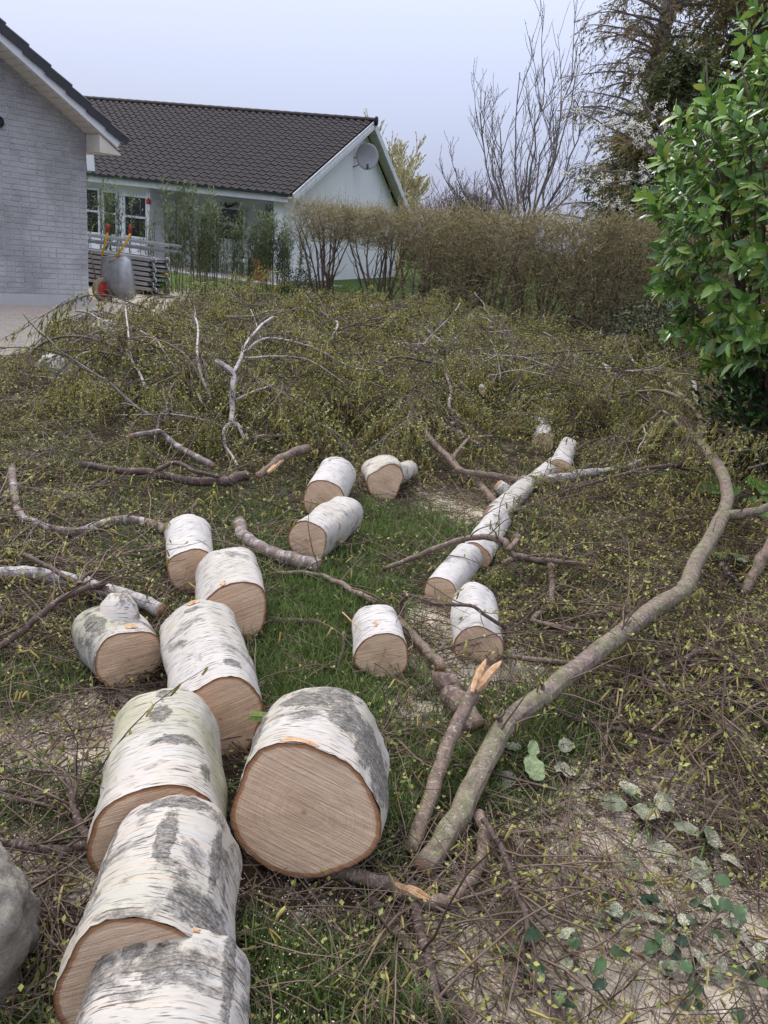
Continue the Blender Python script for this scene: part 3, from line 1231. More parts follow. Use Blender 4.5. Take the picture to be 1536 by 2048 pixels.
for (px, py, rx, h, n, lb_) in ((880, 640, .8, 1.0, 2200, 'dark evergreen shrub growing in the gap between hedge stems'), (1180, 690, .9, 1.25, 2600, 'dark evergreen shrub growing under the dense hedge'),
                                (1330, 760, 1.0, 1.3, 3000, 'dark evergreen shrub between the hedge and the laurel'), (595, 600, .5, .75, 1300, 'low dark shrub at the foot of the bamboo row')):
    P = gp(px, py)
    leafy_bush('evergreen_shrub', lb_, P, rx, rx * .8, h, n, EVERGREEN, .06, .035, int(px))


# ---------------------------------------------------------------- bamboo row before the far terrace
def bamboo(label, loc, w, h, n, seed, dens=1.0):
    r = random.Random(seed)
    t = thing('bamboo_clump', label, 'bamboo', loc, 'bamboo clumps in a row before the terrace')
    c = Vector(loc)
    cb, lb = MB(), MB()
    for i in range(n):
        hh = h * r.uniform(.7, 1.05)
        pts = wander(c + Vector((r.uniform(-w, w), r.uniform(-.25, .25), -.02)), (r.uniform(-.10, .10), r.uniform(-.10, .10), 1), hh, 7, .05, 0, r)
        cb.tube(pts, taper(.011, .004, 8), 5)
        for k in range(int(60 * dens)):
            s = r.uniform(.18, 1) ** .8 * 7
            i0 = min(int(s), 6)
            p = pts[i0].lerp(pts[i0 + 1], s - i0)
            dd = Vector((r.uniform(-1, 1), r.uniform(-1, 1), r.uniform(.1, .9))).normalized()
            q = p + dd * r.uniform(.05, .22)
            cb.tube([p, q], [.002, .001], 3, cap=False)
            for _ in range(3):
                lb.leaf(p.lerp(q, r.uniform(.3, 1)), dd + Vector((r.uniform(-.7, .7), r.uniform(-.7, .7), r.uniform(-.5, .4))), (0, 0, 1), r.uniform(.06, .12), .02)
    stuff(part(t, 'canes', cb, BAMBOO_CANE))
    stuff(part(t, 'leaves', lb, BAMBOO_LEAF, smooth=False))
    return t


for i, (px, w, h, n, dens) in enumerate(((195, .35, 2.3, 11, .9), (250, .3, 2.1, 7, .6), (310, .3, 2.0, 7, .5), (372, .4, 2.15, 22, 1.2), (412, .3, 2.0, 16, .8), (458, .3, 1.9, 14, .7), (505, .3, 1.8, 16, .9), (545, .25, 1.9, 16, 1.3), (590, .35, 1.7, 12, .8))):
    P = at_y(px, 575, 19.0 - i * .12)
    P[2] = 0
    if px > 340:
        P = gp(px, 585)
    bamboo(['tall leafy bamboo clump between the scaffold stack and the window', 'bamboo clump rising behind the wheelbarrow handles', 'thin bamboo clump before the porch post', 'broad pale bamboo clump before the terrace',
            'bamboo clump beside the terrace window', 'sparse bamboo clump before the terrace window', 'bamboo clump before the white garden chair', 'dense dark bamboo clump before the house corner', 'bamboo clump before the white gable corner'][i], P, w, h, n, 40 + i, dens)

# ---------------------------------------------------------------- bare trees
TREE_BARK = simple('grey tree bark', (.10, .085, .08), (.22, .19, .175), 6, .85, .1, bump=.4)
BUD = simple('tree bud', (.12, .09, .07), (.20, .16, .10), 6, .7, .2)


def bare_tree(name, label, loc, limbs, seed, levels=3, r0=.05, twig=.004, mat=None, budm=None, n_child=(5, 6), spread=.75, budsize=.035, trunk_h=.5):
    r = random.Random(seed)
    t = thing(name, label, 'tree', loc)
    mb, bb = MB(), MB()
    c = Vector(loc)
    top = c + Vector((0, 0, trunk_h))
    mb.tube([c - Vector((0, 0, .05)), c + Vector((.02, 0, trunk_h * .5)), top], [r0 * 2.0, r0 * 1.7, r0 * 1.5], 9)
    trunk = part(t, 'trunk', mb, mat or TREE_BARK)
    mb = MB()

    def grow(p, d, L, rad, lev, pre=None):
        n = 8 if lev == 0 else 5
        pts = pre or wander(p, d, L, n, .10 if lev == 0 else .14, -.10, r)
        mb.tube(pts, taper(rad, max(twig, rad * .3), n + 1), 6 if lev == 0 else 4, cap=False)
        if lev == levels - 1:
            for k in range(1, n + 1):
                bb.leaf(pts[k], (pts[k] - pts[k - 1]) + Vector((r.uniform(-.1, .1), r.uniform(-.1, .1), .02)), (r.uniform(-1, 1), r.uniform(-1, 1), .1), budsize * r.uniform(.6, 1.4), budsize * .4)
            return
        for k in range(r.randint(*n_child)):
            s = r.uniform(.25, .97) * n
            i0 = min(int(s), n - 1)
            q = pts[i0].lerp(pts[i0 + 1], s - i0)
            ax = (pts[i0 + 1] - pts[i0]).normalized()
            sd = Vector((r.uniform(-1, 1), r.uniform(-1, 1), r.uniform(-.2, .5))).normalized()
            grow(q, ax * (1 - spread * .45) + sd * spread * .8, L * r.uniform(.28, .48), max(twig, rad * .45), lev + 1)

    for (tip, bend) in limbs:
        tip = Vector(tip)
        v = tip - top
        ctl = top + v * .45 + Vector((v.x, v.y, 0)) * .38 - Vector((0, 0, v.length * .06))
        p0 = [top * (1 - u) ** 2 + ctl * 2 * u * (1 - u) + tip * u * u for u in [k / 8 for k in range(9)]]
        p0 = [p + Vector((r.gauss(0, 1), r.gauss(0, 1), r.gauss(0, 1))) * v.length * .012 * (0 < k < 8) for k, p in enumerate(p0)]
        grow(top, v, v.length, r0 * r.uniform(.7, 1), 0, p0)
    part(t, 'limbs', mb, mat or TREE_BARK)
    stuff(part(t, 'buds', bb, budm or BUD, smooth=False))
    return t


TB0 = at_y(1052, 450, 19.0)
TB0[2] = 0
lim = []
for (px, py, dy) in ((910, 290, 0), (960, 180, .5), (985, 250, -.6), (1040, 100, .3), (1090, 110, -.4), (1155, 50, 0), (1150, 110, .7), (1165, 200, -.5), (900, 330, .4), (930, 370, -.5), (1000, 210, .8), (1070, 160, -.9), (1175, 260, .3), (1110, 140, .9)):
    lim.append((at_y(px, py + 45, 19.0 + dy), (0, 0, -.10)))
bare_tree('bare_tree', 'bare grey tree with many upright forked branches behind the hedge', TB0, lim, 5, 3, .036, .0045, n_child=(5, 7), trunk_h=1.9, spread=.62)
PALE = simple('pale willow twig', (.40, .34, .19), (.55, .48, .30), 3, .8, .1)
P = at_y(800, 430, 46)
P[2] = 0
lim = [(at_y(px, py, 46 + dy), (0, 0, 0)) for (px, py, dy) in ((775, 310, 0), (800, 300, 1), (815, 330, -1), (835, 380, 0), (765, 340, 1), (825, 345, 2))]
bare_tree('willow_tree', 'pale yellow willow tree beyond the white gable', P, lim, 9, 3, .12, .016, PALE, simple('willow bud', (.42, .38, .2), (.55, .5, .3), 3), (9, 12), .8, .22, 1.6)
PURPLE = simple('far twig', (.17, .125, .13), (.25, .19, .19), 3, .9, .1)
for i, (px, py, Y) in enumerate(((895, 400, 36), (940, 385, 38), (985, 390, 35), (1040, 400, 33), (860, 410, 40))):
    P = at_y(px, py + 80, Y)
    P[2] = 0
    lim = [(at_y(px + rnd.uniform(-45, 45), py + rnd.uniform(-15, 40), Y + rnd.uniform(-1, 1)), (0, 0, 0)) for _ in range(9)]
    bare_tree('bare_bush', 'bare purplish bush far behind the hedge', P, lim, 60 + i, 3, .05, .009, PURPLE, PURPLE, (5, 7), .8, .06, .2)['group'] = 'far bare bushes'
for o in COL.objects:
    if o.name.startswith('bare_bush'):
        o['category'] = 'bush'
P = at_y(935, 450, 30)
P[2] = 0
leafy_bush('clipped_conifer', 'dark clipped conifer behind the hedge under the bare tree', P, 1.3, 1.2, 3.3, 5000, simple('brown conifer', (.03, .035, .015), (.085, .07, .035), 3, .8, .2, island=True), .16, .06, 3)
far_hedge = simple('far hedge leaf', (.05, .06, .03), (.12, .12, .06), 2, .9, .1, island=True)
for i, x in enumerate(np.linspace(-9, 12, 9)):
    leafy_bush('field_bush', 'dull bush in the far field hedgerow', (x, 52 + rnd.uniform(-2, 2), 0), 2.2, 1.2, rnd.uniform(1.6, 2.5), 1500, far_hedge, .25, .14, 100 + i, 'bush', 4, 'far hedgerow bushes')
YEL = simple('forsythia', (.5, .38, .02), (.7, .55, .05), 3)


# ---------------------------------------------------------------- tall evergreen trees on the right
def conifer(name, label, loc, H, spread_, n_br, mats, seed, droop=.10, fol=26, leafL=.22, leafW=.035, z0=.08, open_=0.0, bare=0.0):
    r = random.Random(seed)
    t = thing(name, label, 'tree', loc)
    c = Vector(loc)
    mb = MB()
    tp = wander(c - Vector((0, 0, .1)), (0, 0, 1), H, 9, .02, 0, r)
    mb.tube(tp, taper(H * .022, .03, 10), 9)
    part(t, 'trunk', mb, TREE_BARK)
    bb, lb, lb2 = MB(), MB(), MB()
    for i in range(n_br):
        s = z0 + (1 - z0) * (i + r.random()) / n_br
        p = tp[0].lerp(tp[-1], s)
        a = r.uniform(0, 6.283)
        L = spread_ * (1 - s) ** .65 * r.uniform(.6, 1.1) + .35
        pts = wander(p, (math.cos(a), math.sin(a), .45), L, 7, .12, droop, r)
        bb.tube(pts, taper(.04 * L / spread_ + .012, .006, 8), 4, cap=False)
        if r.random() < open_:
            continue
        for k in range(fol):
            u = r.uniform(.02, 1) * 7
            i0 = min(int(u), 6)
            q = pts[i0].lerp(pts[i0 + 1], u - i0)
            ax = (pts[i0 + 1] - pts[i0]).normalized()
            dd = (ax * .7 + Vector((r.uniform(-1, 1), r.uniform(-1, 1), r.uniform(-.9, .5)))).normalized()
            tw = wander(q, dd, r.uniform(.25, .65), 3, .2, .18, r)
            bb.tube(tw, taper(.006, .003, 4), 3, cap=False)
            tgt = lb if noise.noise(tuple(q * .55)) + r.uniform(-.35, .35) > 0 else lb2
            for w_ in range(11):
                if r.random() < bare:
                    continue
                pp = tw[r.randint(0, 2)].lerp(tw[3], r.random())
                tgt.leaf(pp, dd + Vector((r.uniform(-.9, .9), r.uniform(-.9, .9), r.uniform(-1.0, .2))), Vector((r.uniform(-1, 1), r.uniform(-1, 1), .6)), leafL * r.uniform(.5, 1.2), leafW * r.uniform(.8, 1.4))
    stuff(part(t, 'branches', bb, TREE_BARK))
    if lb.f:
        stuff(part(t, 'foliage', lb, mats[0], smooth=False))
    if lb2.f:
        stuff(part(t, 'second_foliage' if False else 'dull_foliage', lb2, mats[1], smooth=False))  # sprays in the tree's second leaf colour, mixed in by patches
    return t


BROWN_N = simple('brown conifer spray', (.17, .14, .06), (.34, .28, .13), 2, .8, .15, trans=.2, island=True)
GREEN_N = simple('green conifer spray', (.06, .08, .03), (.15, .17, .065), 2, .7, .2, trans=.15, island=True)
RUST_N = simple('rusty conifer spray', (.18, .135, .06), (.33, .25, .12), 2, .8, .15, trans=.2, island=True)


def foot(px, py, Y):
    P = at_y(px, py, Y)
    P[2] = 0
    return P


conifer('conifer_tree', 'loose drooping conifer with rusty sprays against the sky behind the blossom', foot(1265, 400, 23), 15.5, 2.7, 150, (RUST_N, BROWN_N), 21, .10, 30, .11, .022, .10, .0, .15)
conifer('conifer_tree', 'broad dense brown conifer standing behind the laurel', foot(1430, 400, 25), 18.5, 4.6, 230, (BROWN_N, GREEN_N), 22, .10, 48, .20, .045, .05)
conifer('conifer_tree', 'brown conifer hidden mostly behind the laurel', foot(1600, 420, 21), 15.5, 3.4, 110, (BROWN_N, BROWN_N), 23, .10, 36, .20, .05, .05)
conifer('conifer_tree', 'dark green bushy conifer below the blossom branches', foot(1300, 420, 19.5), 6.2, 2.0, 90, (GREEN_N, BROWN_N), 24, .08, 36, .16, .035, .03)

# white blossom branches reaching out of the trees
BLOSSOM = simple('white blossom', (.78, .78, .72), (.88, .88, .83), 20, .8, .1, trans=.3)
t = thing('blossom_tree', 'slender tree with white blossom clusters in front of the conifers', 'tree', foot(1345, 460, 15.5))
r = random.Random(3)
mb, fb, lb = MB(), MB(), MB()
c0 = Vector(foot(1345, 460, 15.5))
mb.tube([c0, c0 + Vector((.05, 0, 1.2)), c0 + Vector((-.05, .1, 2.4))], [.07, .06, .045], 8)
part(t, 'trunk', mb, TREE_BARK)
mb = MB()
for (path, n_) in (([(1340, 330), (1300, 260), (1240, 245), (1215, 255)], 13), ([(1345, 380), (1260, 362), (1200, 368), (1140, 355)], 13), ([(1340, 300), (1290, 210), (1268, 165), (1262, 130)], 13), ([(1335, 400), (1230, 415), (1190, 440)], 8),
                   ([(1335, 340), (1300, 290), (1290, 270)], 16), ([(1330, 360), (1240, 340), (1180, 345), (1160, 380)], 9), ([(1340, 320), (1250, 270), (1170, 230), (1150, 200)], 12)):
    pts = [c0 + Vector((-.05, .1, 2.2))] + [Vector(at_y(px, py, 15.5 - .25 * k)) for k, (px, py) in enumerate(path)]
    fine = []
    for a, b in zip(pts[:-1], pts[1:]):
        for k in range(4):
            fine.append(a.lerp(b, k / 4) + Vector((r.uniform(-.02, .02), r.uniform(-.02, .02), r.uniform(-.02, .02))))
    fine.append(pts[-1])
    mb.tube(fine, taper(.028, .006, len(fine)), 5)
    for i in range(n_):
        q = fine[r.randint(5, len(fine) - 1)]
        e = wander(q, (r.uniform(-1, 1), r.uniform(-1, 1), r.uniform(-.3, 1)), r.uniform(.15, .5), 4, .2, 0, r)
        mb.tube(e, taper(.006, .003, 5), 3, cap=False)
        for k in range(3):
            s = e[r.randint(1, 4)] + Vector((r.gauss(0, .03), r.gauss(0, .03), r.gauss(0, .03)))
            for w_ in range(14):
                v = Vector((r.gauss(0, 1), r.gauss(0, 1), r.gauss(0, 1))).normalized()
                fb.leaf(s + v * r.uniform(.0, .05), v, Vector((r.uniform(-1, 1), r.uniform(-1, 1), 1)), .028, .024)
part(t, 'branches', mb, TREE_BARK)
stuff(part(t, 'blossoms', fb, BLOSSOM, smooth=False))

# ---------------------------------------------------------------- cherry laurel
LAUREL = Mat('glossy laurel leaf')
rr = LAUREL.math('FRACT', LAUREL.math('ADD', LAUREL.geo('Random Per Island'), LAUREL.rand()))
lc = LAUREL.ramp(rr, [(0, (.055, .125, .032)), (.35, (.11, .23, .045)), (.70, (.20, .35, .07)), (.92, (.30, .42, .085)), (1, (.40, .40, .10))])
LAUREL_M = LAUREL.done(lc, .24, .55, 0, .25)
LAUREL_LOW = simple('matt dark leaf', (.014, .035, .012), (.05, .10, .03), 4, .4, .4, trans=.15, island=True)
lr = random.Random(77)
LC = Vector((3.45, 6.75, 0))
laurel = thing('laurel_bush', 'tall glossy green cherry laurel bush beside the brush pile', 'bush', LC)
ell = [((3.45, 6.65, 2.2), (1.60, 1.45, 1.55)), ((4.05, 7.0, .8), (1.3, 1.2, 1.0)), ((3.85, 6.7, 3.4), (1.6, 1.15, 1.9))]


def in_hull(p, k=1.0):
    return any(((p[0] - c[0]) / (s[0] * k)) ** 2 + ((p[1] - c[1]) / (s[1] * k)) ** 2 + ((p[2] - c[2]) / (s[2] * k)) ** 2 < 1 for c, s in ell)


wood = MB()
for i in range(26):
    a = lr.uniform(0, 6.28)
    tip = Vector((LC.x - .2 + math.cos(a) * 1.2, LC.y + math.sin(a) * 1.1, lr.uniform(1.4, 3.8)))
    b = LC + Vector((math.cos(a) * .2, math.sin(a) * .2, 0))
    pts = [b.lerp(tip, k / 7) + Vector((0, 0, .25 * math.sin(k / 7 * math.pi))) + Vector((lr.uniform(-.05, .05), lr.uniform(-.05, .05), 0)) for k in range(8)]
    wood.tube(pts, taper(.03, .006, 8), 5)
lf = MB()
lf.leaf((0, 0, 0), (1, 0, 0), (0, 0, 1), 1.0, .40, seg=5, bend=.12)
leaf_me = lf.mesh('leaf', LAUREL_M)
leaves = []
for i in range(2100):
    c, s = ell[0] if i % 10 < 7 else ell[1 + (i % 2)]
    v = Vector((lr.gauss(0, 1), lr.gauss(0, 1), lr.gauss(0, 1))).normalized()
    k = lr.uniform(.80, 1.04) if lr.random() < .75 else lr.uniform(.45, .8)
    k *= 1 + .16 * noise.noise((v.x * 2.5, v.y * 2.5, v.z * 2.5 + 4))
    p = Vector(c) + Vector((v.x * s[0], v.y * s[1], v.z * s[2])) * k
    if p.z < .12 or p.y > 8.0 or (v.y > .75):
        continue
    d = (Vector((v.x / s[0], v.y / s[1], v.z / s[2])).normalized() * .9 + Vector((lr.uniform(-.5, .5), lr.uniform(-.5, .5), lr.uniform(.0, .8)))).normalized()
    wood.tube([p - d * .28, p], [.005, .003], 4, cap=False)
    for q in range(lr.randint(7, 10)):
        a = q * 2.4 + lr.uniform(-.4, .4)
        sd = d.orthogonal().normalized()
        bd = d.cross(sd)
        rad_ = sd * math.cos(a) + bd * math.sin(a)
        t_ = q / 9
        ld = (d * (.25 + .75 * t_) + rad_ * (1.0 - .45 * t_) + Vector((0, 0, -.15))).normalized()
        leaves.append((p - d * (.16 * (1 - t_)), ld, (d + Vector((lr.uniform(-.4, .4), lr.uniform(-.4, .4), lr.uniform(-.2, .4)))).normalized(), lr.uniform(.075, .16)))
vis = []
for i, L_ in enumerate(leaves):
    q = proj(L_[0])
    front = (L_[0] - Vector(ell[0][0])).dot(Vector(EYE) - Vector(ell[0][0]))
    vis.append((depth(L_[0]) + (0 if 1250 < q[0] < 1536 and 0 < q[1] < 1000 else 50), i))
vis.sort()
chosen = {i for _, i in vis[:300]}
rest = MB()
for i, (p, ld, up, L_) in enumerate(leaves):
    if i in chosen:
        o = link('leaf', leaf_me, p - LC, laurel)
        x = ld
        y = up.cross(x).normalized()
        z = x.cross(y)
        o.rotation_euler = Matrix(((x.x, y.x, z.x), (x.y, y.y, z.y), (x.z, y.z, z.z))).to_euler()
        o.scale = (L_, L_, L_)
    else:
        rest.leaf(p, ld, up, L_, L_ * .40, seg=4, bend=.12)
part(laurel, 'branches', wood, HEDGE_STEM)
stuff(part(laurel, 'foliage', rest, LAUREL_M))
P = gp(1490, 960)
leafy_bush('ground_cover_shrub', 'low dark leafy shrub at the foot of the laurel', (3.75, 6.5, 0), 1.15, .85, 1.25, 4200, LAUREL_LOW, .085, .05, 31)

# ================================================================ yard things by the houses
ALU = simple('dull aluminium', (.36, .365, .38), (.50, .505, .52), 7, .42, .5, .75)
ALU_DARK = simple('dirty aluminium', (.17, .17, .175), (.28, .28, .285), 7, .6, .4, .5)
STEEL = simple('galvanised tray', (.26, .27, .28), (.40, .41, .42), 9, .5, .45, .65)
YELLOW = simple('yellow handle paint', (.62, .33, .02), (.72, .42, .04), 9, .5, .4)
RED = simple('red plastic', (.30, .015, .015), (.42, .03, .025), 9, .5, .4)
RUST = simple('rusty tube', (.13, .075, .045), (.30, .20, .12), 20, .85, .2)
TYRE = simple('worn beige tyre', (.22, .17, .11), (.34, .27, .18), 12, .9, .1, bump=.3)

SA = math.radians(-21)                                       # direction of the stacked scaffold
SX = np.array([math.cos(SA), math.sin(SA), 0])
SY = np.array([-SX[1], SX[0], 0])
S0 = gp(330, 596)                                            # near right foot of the stack
names = ['lowest', 'second', 'third', 'fourth', 'fifth', 'sixth', 'topmost']
for i in range(7):
    z = .10 + i * .095
    dx = (-.42 if i % 2 else -.36) + rnd.uniform(-.02, .02)
    P = S0 + SX * (dx - 2.7) + ZZ * z
    t = thing('scaffold_deck', 'grey aluminium scaffold deck, %s of the stack beside the brick house' % (['lowest', 'second from the bottom', 'third from the bottom', 'middle one', 'third from the top', 'second from the top', 'topmost'][i]), 'scaffold', P, 'stacked scaffold decks')
    mb = MB()
    mb.box(P, SX * 2.7, SY * .6, ZZ * .03)
    part(t, 'deck_plate', mb, ALU_DARK, smooth=False)
    for s in (0, 1):
        mb = MB()
        o = P + SY * (s * .6 - .02) - ZZ * .012
        mb.box(o, SX * 2.7, SY * .04, ZZ * .022)
        mb.box(o + ZZ * .048, SX * 2.7, SY * .04, ZZ * .016)
        mb.box(o + SY * .012 + ZZ * .02, SX * 2.7, SY * .012, ZZ * .03)
        part(t, 'side_rail', mb, ALU, smooth=False)
        mb = MB()
        h = P + SX * 2.72 + SY * (.08 + s * .42) + ZZ * .03
        arc = [h + SX * (.055 * math.sin(a)) + ZZ * (.05 * math.cos(a) - .02) for a in np.linspace(-.6, 2.6, 8)]
        mb.tube(arc, .016, 6)
        part(t, 'hook', mb, ALU)
for i, (dx, z, L) in enumerate(((.05, .86, 3.0), (-.02, .97, 3.1))):
    P = S0 + SX * (dx - L) + ZZ * z + SY * (.02 + .1 * i)
    t = thing('lattice_beam', ['lower flat aluminium lattice beam lying on the scaffold stack', 'upper flat aluminium lattice beam lying on the scaffold stack'][i], 'beam', P)
    for s in (0, 1):
        mb = MB()
        mb.box(P + SY * s * .38, SX * L, SY * .045, ZZ * .05)
        part(t, 'chord', mb, ALU if i else ALU_DARK, smooth=False)
    for k in range(9):
        mb = MB()
        q = P + SX * (.1 + k * (L - .2) / 8) + SY * .045 + ZZ * .012
        mb.box(q, SX * .04, SY * .335, ZZ * .026)
        part(t, 'rung', mb, ALU, smooth=False)
t = thing('support_block', 'dark timber bearers under the scaffold stack', 'timber', S0 + SX * -1.4)
for k in (-2.4, -.75):
    mb = MB()
    mb.box(S0 + SX * k - SY * .02 - ZZ * .02, SX * .1, SY * .64, ZZ * .105)
    part(t, 'bearer', mb, RUST, smooth=False)

# wheelbarrow tipped up on its wheel against the stack
WY = gp(215, 603)
wn_ = np.array([WY[0], WY[1], 0])
wn_ = wn_ / np.linalg.norm(wn_)                              # away from the camera


def wb(px, py, off=0.0):
    return hit(px, py, WY + wn_ * off, wn_)


barrow = thing('wheelbarrow', 'old wheelbarrow with yellow handles and red grips tipped up against the scaffold stack', 'wheelbarrow', WY)
for side, path, grip in ((0, [(196, 596), (203, 545), (204, 512), (213, 476)], [(213, 476), (215, 464), (216, 448)]), (1, [(222, 604), (228, 560), (232, 515), (257, 476)], [(257, 476), (261, 466), (261, 450)])):
    off = .02 if side else .34
    mb = MB()
    mb.tube([wb(x, y, off) for x, y in path[:3]], .019, 8)
    part(barrow, 'frame_tube', mb, RUST)
    mb = MB()
    mb.tube([wb(x, y, off) for x, y in path[2:]] + [wb(*grip[1], off)], .019, 8)
    hnd = part(barrow, 'handle', mb, YELLOW)
    mb = MB()
    mb.tube([wb(x, y, off) for x, y in grip[1:]], .027, 8)
    part(hnd, 'grip', mb, RED, top=barrow)
mb = MB()                                                     # tray: a deep pressed bowl standing on edge
outer = [(236, 512), (252, 511), (262, 520), (268, 560), (271, 592), (258, 600), (232, 596), (206, 585), (203, 545), (206, 514)]
rim0 = [mb.vert(wb(x, y, .02 + .3 * (240 - x) / 60 if x < 240 else .02)) for x, y in outer]
cxp = (238, 556)
deep = [mb.vert(wb(cxp[0] + (x - cxp[0]) * .62, cxp[1] + (y - cxp[1]) * .66, .02 + (.3 * (240 - x) / 60 if x < 240 else 0) - .14)) for x, y in outer]
n_ = len(outer)
for i in range(n_):
    j = (i + 1) % n_
    mb.face([rim0[i], rim0[j], deep[j], deep[i]])
mb.face(deep)
rim2 = [mb.vert(np.array(mb.v[i]) + wn_ * .015) for i in rim0]
deep2 = [mb.vert(np.array(mb.v[i]) + wn_ * .015) for i in deep]
for i in range(n_):
    j = (i + 1) % n_
    mb.face([rim2[j], rim2[i], deep2[i], deep2[j]])
mb.face(deep2[::-1])
tray = part(barrow, 'tray', mb, STEEL)
mb = MB()
mb.tube([np.array(mb_) for mb_ in [wb(x, y, .02 + .3 * (240 - x) / 60 if x < 240 else .02) for x, y in outer + outer[:1]]], .012, 6)
part(tray, 'rim', mb, ALU_DARK, top=barrow)
wc = wb(206, 580, .12)
ax = np.array([.82, -.52, .12])
ax = ax / np.linalg.norm(ax)
av = Vector(ax)
e1 = av.orthogonal().normalized()
e2 = av.cross(e1)
mb = MB()
tor = []
for i in range(24):
    a = 2 * math.pi * i / 24
    row = []
    for j in range(8):
        b_ = 2 * math.pi * j / 8
        rr_ = .165 + .05 * math.cos(b_)
        row.append(mb.vert(Vector(wc) + (e1 * math.cos(a) + e2 * math.sin(a)) * rr_ + av * .055 * math.sin(b_)))
    tor.append(row)
for i in range(24):
    for j in range(8):
        mb.face([tor[i][j], tor[(i + 1) % 24][j], tor[(i + 1) % 24][(j + 1) % 8], tor[i][(j + 1) % 8]])
wheel = part(barrow, 'wheel', mb, TYRE)
mb = MB()
mb.tube([Vector(wc) - av * .05, Vector(wc) - av * .03, Vector(wc) + av * .03, Vector(wc) + av * .05], [.09, .135, .135, .09], 20)
part(wheel, 'rim', mb, RED, top=barrow)
mb = MB()
mb.tube([Vector(wc) - av * .16, Vector(wc) + av * .16], .014, 8)
part(wheel, 'axle', mb, RUST, top=barrow)
mb = MB()
mb.tube([wb(230, 520, .0), wb(218, 522, .05), wb(219, 545, .1), wb(226, 562, .05)], .012, 6)
mb.tube([wb(180, 500, .3), wb(186, 530, .3), wb(192, 560, .3)], .015, 6)
part(barrow, 'leg', mb, RUST)

# red lantern under the eave, ivy, garden things on the terrace
a_, z_ = on_front(297, 403, .75)
P = KP(a_, .75, z_)
t = thing('lantern', 'small red lantern hanging under the eave of the white house', 'lantern', P)
mb = MB()
mb.box(P - KE * .05 - KM * .05 - ZZ * .08, KE * .10, KM * .10, ZZ * .13)
part(t, 'body', mb, RED, smooth=False)
mb = MB()
mb.tube([P + ZZ * .05, P + ZZ * .10], [.06, .015], 8)
part(t, 'cap', mb, RED)
mb = MB()
mb.tube([P + ZZ * .09, P + ZZ * (EZ - .2 - z_)], .006, 5)
part(t, 'chain', mb, DARK_METAL)
a_, _ = on_front(545, 480, RECESS + 1.2)
P = KP(a_, .3, 0)
leafy_bush('ivy', 'dark ivy climbing the corner of the white house', P, .34, .35, 2.15, 1500, EVERGREEN, .08, .06, 71, 'ivy', 6)
GNARL = simple('twisted dark wood', (.03, .022, .02), (.07, .05, .045), 8)
t = thing('twisted_branch', 'dark twisted branch ornament above the terrace window', 'ornament', KP(*([on_front(465, 410, RECESS)[0]]), RECESS + .1, on_front(465, 410, RECESS)[1]))
mb = MB()
r = random.Random(4)
for (x0, x1) in ((440, 482), (445, 475), (452, 480)):
    pts = []
    for i in range(9):
        x = x0 + (x1 - x0) * i / 8
        a_, z_ = on_front(x, 410 + r.uniform(-6, 6), RECESS + .1)
        pts.append(KP(a_, RECESS + .1 + r.uniform(-.03, .03), z_))
    mb.tube(pts, taper(.022, .012, 9), 6)
part(t, 'branch', mb, GNARL)
CUSH = simple('pale cushion', (.55, .56, .62), (.7, .7, .74), 9, .8)
TERRA = simple('terracotta', (.30, .12, .05), (.42, .18, .08), 7, .8, .1)
a_, _ = on_front(488, 540, .6)
P = KP(a_, .6, .05)
t = thing('garden_chair', 'white cushioned garden chair on the terrace behind the bamboo', 'chair', P)
for (u, v) in ((-.25, -.22), (.25, -.22), (-.25, .22), (.25, .22)):
    mb = MB()
    mb.box(P + KE * u + KM * v, KE * .035, KM * .035, ZZ * .42)
    part(t, 'leg', mb, DARK_METAL, smooth=False)
mb = MB()
mb.box(P - KE * .27 - KM * .25 + ZZ * .42, KE * .56, KM * .5, ZZ * .08)
part(t, 'seat', mb, CUSH, smooth=False)
mb = MB()
mb.box(P + KE * .22 - KM * .25 + ZZ * .5, KE * .09, KM * .5, ZZ * .45 + KE * .1)
part(t, 'backrest', mb, CUSH, smooth=False)
a_, _ = on_front(452, 540, .3)
P = KP(a_, .3, .05)
t = thing('garden_table', 'small dark garden table on the terrace behind the bamboo', 'table', P)
mb = MB()
mb.box(P - KE * .5 - KM * .35 + ZZ * .70, KE * 1.0, KM * .7, ZZ * .035)
part(t, 'table_top', mb, ALU, smooth=False)
for (u, v) in ((-.45, -.3), (.4, -.3), (-.45, .28), (.4, .28)):
    mb = MB()
    mb.box(P + KE * u + KM * v, KE * .04, KM * .04, ZZ * .70)
    part(t, 'leg', mb, DARK_METAL, smooth=False)
P = KP(on_front(522, 545, 1.2)[0], 1.2, .05)
mb = MB()
mb.tube([P, P + ZZ * .04, P + ZZ * .5, P + ZZ * .56, P + ZZ * .56], [.2, .21, .29, .31, .27], 18)
t = thing('plant_pot', 'orange terracotta pot on the terrace near the house corner', 'pot', P)
part(t, 'pot', mb, TERRA)
leafy = MB()
r = random.Random(8)
for i in range(120):
    leafy.leaf(P + np.array([r.gauss(0, .12), r.gauss(0, .12), .55 + abs(r.gauss(0, .12))]), (r.gauss(0, 1), r.gauss(0, 1), r.random()), (0, 0, 1), .08, .04)
stuff(part(t, 'plant', leafy, EVERGREEN, smooth=False))
P = KP(on_front(405, 540, .8)[0], .8, .05)
leafy_bush('brown_shrub', 'brownish potted shrub on the terrace under the eave', P, .38, .38, 1.15, 900, simple('brown leaf', (.08, .05, .02), (.16, .11, .04), 5, .7, .2, island=True), .07, .04, 88)
